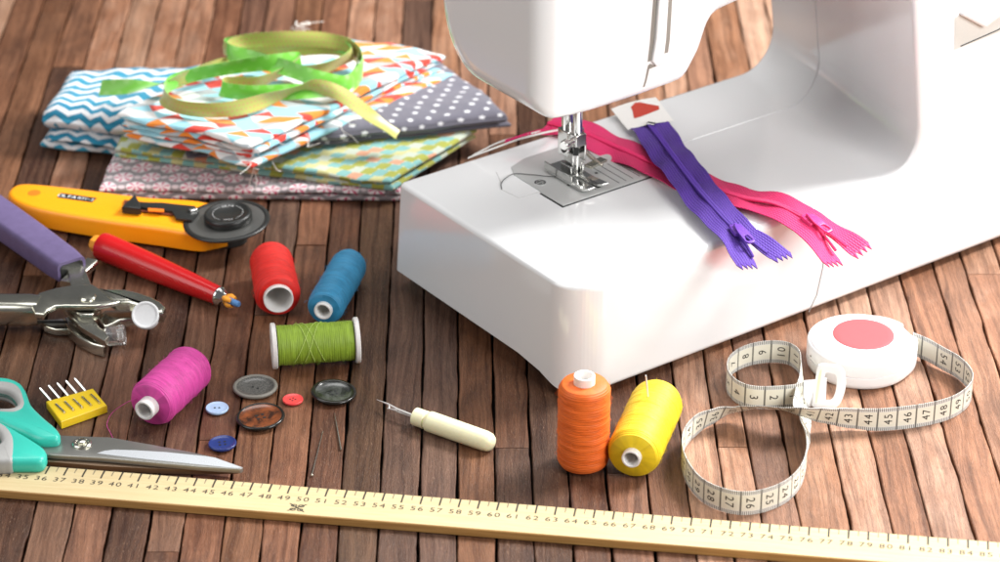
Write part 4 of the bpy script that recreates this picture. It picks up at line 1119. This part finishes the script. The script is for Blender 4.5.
def bandpos(u,v,off):
    u=max(us[0],min(us[-1]-1e-4,u)); lo=0; hi=len(us)-1
    while hi-lo>1:
        m_=(lo+hi)//2
        if us[m_]<=u: lo=m_
        else: hi=m_
    q_=(u-us[lo])/(us[hi]-us[lo]); p=bp[lo].lerp(bp[hi],q_); w=bw[lo].lerp(bw[hi],q_).normalized(); t=(bp[hi]-bp[lo]).normalized(); n_=t.cross(w).normalized()
    return p+w*v+n_*off
for cm in range(1,int(us[-1])):
    for side in (1,-1):
        s_=str(cm)
        text(mb,s_,.60,lambda x_,y_:bandpos(cm-.47-y_,side*x_,side*.026),adv=.62)
build('printed_numbers',mb,M['ink'],band,smooth=False)
# white end tab and hook
mb=MB(); tp=resample([at(803,394,.78),at(812,393,.8),at(826,391,.85)],.2); mb.strip(tp,[Vector((0,.1,1))]*len(tp),1.6,.12,nv=2); tab=build('end_tab',mb,M['white2'],root,bevel=.03)
hc=at(833,387,1.22); Xh=Vector((.95,-.22,.02)).normalized(); Yh=Vector((.12,.25,1)).normalized()
def hk(pts): return [(x_,y_) for x_,y_ in pts]
oo=[(-.85,1.0),(-.3,1.05),(.15,1.03),(.42,.8),(.55,.4),(.6,0),(.55,-.45),(.4,-.85),(.1,-1.0),(-.4,-1.02),(-.85,-1.0),(-.9,-.6),(-.9,0),(-.9,.6)]
ii=[(-.52,.74),(-.3,.76),(.0,.72),(.15,.58),(.22,.3),(.25,0),(.22,-.3),(.12,-.6),(-.05,-.74),(-.3,-.76),(-.52,-.74),(-.56,-.5),(-.56,0),(-.56,.5)]
oo=[(p.x,p.y) for p in spline([(x_,y_,0) for x_,y_ in oo],3,True)]; ii=[(-.15+(p.x+.15)*.78,p.y*.86) for p in spline([(x_,y_,0) for x_,y_ in ii],3,True)]
mb=MB(); mb.ring(oo,ii,-.16,.16,.06); Nh=Xh.cross(Yh).normalized(); mb.v=[hc+Xh*v.x*1.12+Yh*v.y*1.2+Nh*v.z for v in mb.v]
build('end_hook',mb,M['white2'],root,angle=40)
mb=MB(); bar(mb,hc+Xh*-.80-Yh*.95,hc+Xh*-.80+Yh*.95,.34,.34,.12,4); build('hook_bar',mb,M['cream'],root)

# ------------------------------------------------------------------ folded fabrics
def cloth(label, quad, z0, T, n, mt, uvrot=0, jit=.25, seed=1, rnd=.5, sag=.0, uvs_=1.0, zfun=None, rim=(.022,.03), wts=None, soft=1.0):
    """stack of folded layers; quad = four corners (front left, front right, back right, back left) in pixels at the top height"""
    zt=z0+T; Q=[at(x_,y_,zt) for x_,y_ in quad]; cx=sum(Q,Vector())/4
    root=thing('folded_fabric',(cx.x,cx.y,z0),label,'fabric','folded cotton fabrics')
    rr=random.Random(seed); wts=wts or [1]*n; zb_=z0
    NX,NY=40,26
    for l in range(n):
        t=T*wts[l]/sum(wts); mb=MB(); J=[Vector((rr.uniform(-jit,jit),rr.uniform(-jit,jit),0)) for _ in range(4)]
        if l==n-1: J=[Vector()]*4
        q=[Q[i]+J[i] for i in range(4)]
        lw=((q[1]-q[0]).length+(q[2]-q[3]).length)/2; lh=((q[3]-q[0]).length+(q[2]-q[1]).length)/2
        ph=rr.uniform(0,50)
        # closed section around: top grid then rounded rim then bottom grid
        ss=sorted([rim[0]*q_ for q_ in (0,.04,.15,.35,.65,1)]+[rim[0]+(1-2*rim[0])*k/NX for k in range(1,NX)]+[1-rim[0]*q_ for q_ in (0,.04,.15,.35,.65,1)])
        tt=sorted([rim[1]*q_ for q_ in (0,.04,.15,.35,.65,1)]+[rim[1]+(1-2*rim[1])*k/NY for k in range(1,NY)]+[1-rim[1]*q_ for q_ in (0,.04,.15,.35,.65,1)])
        def edgeh(s_,d): # 0 at rim .. 1 inside
            e=min(1,min(s_,1-s_)/d); return math.sqrt(max(0,1-(1-e)**2))
        grid={}
        for sk in (0,1):
            for i,s_ in enumerate(ss):
                for j,t_ in enumerate(tt):
                    p=(q[0].lerp(q[1],s_)).lerp(q[3].lerp(q[2],s_),t_)
                    k=min(edgeh(s_,rim[0]),edgeh(t_,rim[1]))
                    zm=zb_+t*.5; wob=soft*.20*noise.noise(Vector((p.x*.25+ph,p.y*.25,seed)))+soft*.09*noise.noise(Vector((p.x*.8+ph,p.y*.8,seed+3)))+.04*noise.noise(Vector((p.x*2.2,p.y*2.2,seed+3+l)))
                    zz=zm+(t*.52*k if sk==0 else -t*.50*k)
                    if sk==0 or l>0: zz+=wob*(.5+.5*k)*min(1,(l+1)/n*1.3)
                    zz=max(zz,z0+.01 if z0>.05 else .01)
                    ex_=soft*.28*noise.noise(Vector((p.x*.35,p.y*.35,l*3+seed)))+.05*noise.noise(Vector((p.x*1.5,p.y*1.5,l*3+seed)))
                    pp=Vector((p.x+ex_,p.y+ex_*.8,zz))
                    if zfun: pp.z+=zfun(s_,t_)
                    u_=s_*lw; v_=t_*lh
                    if k<.95 and sk==1: pass
                    if t_<.027: v_+= (0 if sk==0 else -.0)
                    dr=(t*.52*(1-k) if sk==0 else t*(.52+.5*k)); nt_=min(t_,1-t_)*lh<min(s_,1-s_)*lw; vv=v_-(dr*(1 if t_<.5 else -1) if nt_ else 0); uu=u_-(dr*(1 if s_<.5 else -1) if not nt_ else 0)
                    cr,sr=math.cos(uvrot),math.sin(uvrot)
                    grid[(sk,i,j)]=len(mb.v); mb.v.append(pp); mb.uv.append(((uu*cr-vv*sr)*uvs_+l*.37,(uu*sr+vv*cr)*uvs_+l*.53))
        a_,b_=len(ss),len(tt)
        for i in range(a_-1):
            for j in range(b_-1):
                mb.f.append([grid[(0,i,j)],grid[(0,i+1,j)],grid[(0,i+1,j+1)],grid[(0,i,j+1)]]); mb.mi.append(0)
                mb.f.append([grid[(1,i,j)],grid[(1,i,j+1)],grid[(1,i+1,j+1)],grid[(1,i+1,j)]]); mb.mi.append(0)
        for i in range(a_-1):
            for j in (0,b_-1):
                f=[grid[(0,i,j)],grid[(1,i,j)],grid[(1,i+1,j)],grid[(0,i+1,j)]]; mb.f.append(f if j==0 else f[::-1]); mb.mi.append(0)
        for j in range(b_-1):
            for i in (0,a_-1):
                f=[grid[(0,i,j)],grid[(0,i,j+1)],grid[(1,i,j+1)],grid[(1,i,j)]]; mb.f.append(f if i==0 else f[::-1]); mb.mi.append(0)
        build('fabric_fold',mb,mt,root,angle=80); zb_+=t
    return root
cloth('grey cotton with pink flower wheels at the bottom of the fabric stack',[(99,187),(402,190),(440,110),(140,95)],0,.9,2,M['floral'],seed=11)
cloth('teal and lime checked cotton folded above the floral grey one',[(113,147),(390,180),(478,128),(160,85)],.92,.85,2,M['checks'],seed=12,uvrot=.1)
cloth('dark grey cotton with white dots and stars folded in the middle of the stack',[(190,144),(509,113),(440,60),(190,66)],1.75,1.25,2,M['dots'],seed=13,uvrot=-.05,jit=.5,soft=1.3,wts=[1,2.2],rim=(.025,.05))
cloth('thick blue and white chevron cotton folded at the left of the stack',[(42,108),(168,122),(262,60),(68,66)],.05,3.2,3,M['chev'],seed=14,uvrot=.03,jit=.7,rim=(.09,.16),wts=[1,.9,2.4],soft=1.7)
ft=cloth('white cotton with orange and light blue triangles folded on top of the stack',[(116,112),(250,143),(446,52),(300,30)],2.8,1.6,4,M['trim'],seed=15,uvrot=.5,jit=.55,soft=1.4,wts=[1,.8,1,1.3])
# frayed threads hanging from the triangle cotton
mb=MB(); rr=random.Random(3)
for (x_,y_,z_) in ((262,150,3.5),(285,140,3.4),(300,128,3.6),(320,118,3.6),(245,158,3.2),(330,110,3.8),(275,146,3.2),(355,100,3.8)):
    p=at(x_,y_,z_); pts=[p]
    for k in range(6):
        p=p+Vector((rr.uniform(-.5,.7),rr.uniform(-.7,.1),rr.uniform(-.45,.25))); p.z=max(p.z,2.0+.0*k); pts.append(p)
    mb.tube(spline(pts,6),.022,5)
p=at(255,156,2.9); mb.tube(spline([p,p+Vector((-.1,-.5,-.8)),p+Vector((-.35,-.7,-1.6)),p+Vector((-.1,-.75,-2.0)),p+Vector((.1,-.7,-1.5)),p+Vector((.0,-.5,-.8))],8),.022,5)
build('frayed_thread',mb,M['whitethread'],ft); mb=MB()
for k in range(3):
    p=at(300+k*6,32-k*1.2,4.5); mb.tube(spline([p+Vector((rr.uniform(-1,1),rr.uniform(-.4,.6),.1+rr.uniform(0,.5))) for _ in range(5)],6),.02,5)
build('frayed_thread',mb,M['whitethread'],ft)
# ------------------------------------------------------------------ ribbon
RB=lambda x_,y_,z_,l_=0.0,t_=0: (80+x_/2.941,20+y_/2.941,z_,l_)
rpth=[RB(60,200,4.3,2.5),RB(150,196,4.7,2.3),RB(240,190,5.3,1.1),RB(300,172,5.6,.2),RB(380,146,5.5,.1),RB(450,128,5.4,.1),RB(540,132,5.3,.2),RB(620,150,5.3,.4),RB(700,150,5.6,.3),RB(770,120,5.7,.1),RB(800,95,5.8,0),RB(745,72,5.9,0),RB(640,66,6.0,.0),RB(540,68,6.0,0),RB(455,70,5.9,0),RB(425,80,5.8,0),RB(470,100,5.6,0),RB(560,92,5.6,0),RB(650,84,5.7,.1),RB(740,82,5.7,.1),RB(808,100,5.5,0),RB(822,140,5.3,0),RB(790,185,5.4,.3),RB(700,172,5.7,.7),RB(600,140,5.9,.9),RB(500,112,6.1,.6),RB(435,92,6.3,.1),RB(480,66,6.4,-.2),RB(600,56,6.5,-.5),RB(725,60,6.3,-.3),RB(805,84,6.0,.1),RB(830,135,5.6,.2),RB(790,190,5.3,.5),RB(720,207,5.1,.9),RB(620,212,5.0,.5),RB(500,215,5.0,.4),RB(420,205,5.1,.1),RB(430,190,5.2,.1),RB(520,185,5.2,.3),RB(600,150,5.5,.2),RB(650,118,5.9,.1),RB(560,125,6.1,0),RB(420,145,5.9,.0),RB(300,172,5.5,0),RB(245,205,5.3,-.1),RB(250,235,5.2,-.2),RB(300,258,5.1,-.2),RB(390,266,5.1,-.1),RB(480,256,5.1,0),RB(560,232,5.1,.2),RB(640,205,5.2,.4),RB(700,198,5.3,-.2),RB(760,215,5.2,-.9),RB(820,255,4.7,-1.3),RB(880,300,4.0,-1.4),RB(935,338,3.2,-1.4)]
CT=[at(p[0],p[1],p[2]) for p in rpth]; lean=[p[3] for p in rpth]
NS=10; sp_=spline(CT,NS); ls=[]
for i in range(len(rpth)-1):
    for k in range(NS): t_=k/NS; ls.append(lean[i]*(1-t_)+lean[i+1]*t_)
ls.append(lean[-1]); bw=[]
for i in range(len(sp_)):
    t=sp_[min(i+1,len(sp_)-1)]-sp_[max(i-1,0)]; t.z=0; t.normalize(); side=Vector((t.y,-t.x,0))
    bw.append((Vector((0,0,1))*math.cos(ls[i])+side*math.sin(ls[i])).normalized())
for _ in range(6): bw=[(bw[max(0,i-1)]+bw[i]*2+bw[min(len(bw)-1,i+1)]).normalized() for i in range(len(bw))]
bw=[(b_+Vector((.22*math.sin(i*.23),.22*math.cos(i*.17),0))).normalized() for i,b_ in enumerate(bw)]
mb=MB(); mb.strip(sp_,bw,1.02,.03,0,1,4,vf=lambda u,q: .10*math.cos(q*PI)*math.sin(u*.7))
o=build('green_ribbon',mb,[M['rib_f'],M['rib_b']],None,origin=at(265,95,4.4),angle=70); setp(o,'bright green satin ribbon with olive reverse looped loosely on the fabric stack','ribbon')

# ------------------------------------------------------------------ camera, light, world
cam=bpy.data.cameras.new('camera'); co=bpy.data.objects.new('camera',cam); COL.objects.link(co); SC.camera=co
co.location=(0,CY*U,CH*U); co.rotation_euler=(PI/2-TH,0,0)
cam.sensor_width=36; cam.lens=36*FPX/1000; cam.clip_start=.05; cam.clip_end=50
cam.dof.use_dof=True; cam.dof.focus_distance=1.51; cam.dof.aperture_fstop=9.5
w=bpy.data.worlds.new('World'); SC.world=w; w.use_nodes=True; bg=w.node_tree.nodes['Background']; bg.inputs[0].default_value=(.97,.97,1,1); bg.inputs[1].default_value=.13
def area(name,loc,tgt,sx,sy,power,col=(1,1,1)):
    l=bpy.data.lights.new(name,'AREA'); l.shape='RECTANGLE'; l.size=sx*U; l.size_y=sy*U; l.energy=power; l.color=col
    o=bpy.data.objects.new(name,l); COL.objects.link(o); o.location=Vector(loc)*U
    o.rotation_euler=(Vector(tgt)-Vector(loc)).to_track_quat('-Z','Y').to_euler(); return o
area('window_light',(82,34,92),(6,0,0),42,42,41,(1,.988,.972))
area('side_light',(75,-70,55),(8,-5,3),55,55,11.5,(1,.99,.98))
area('top_light',(-10,50,150),(0,5,0),110,70,11,(1,.99,.98))
area('room_fill',(-95,-50,75),(-5,-5,0),80,80,6.3,(1,.985,.97))
SC.view_settings.view_transform='Standard'; SC.view_settings.look='None'; SC.view_settings.exposure=0; SC.view_settings.gamma=1
SC.render.engine='CYCLES'; SC.cycles.max_bounces=8
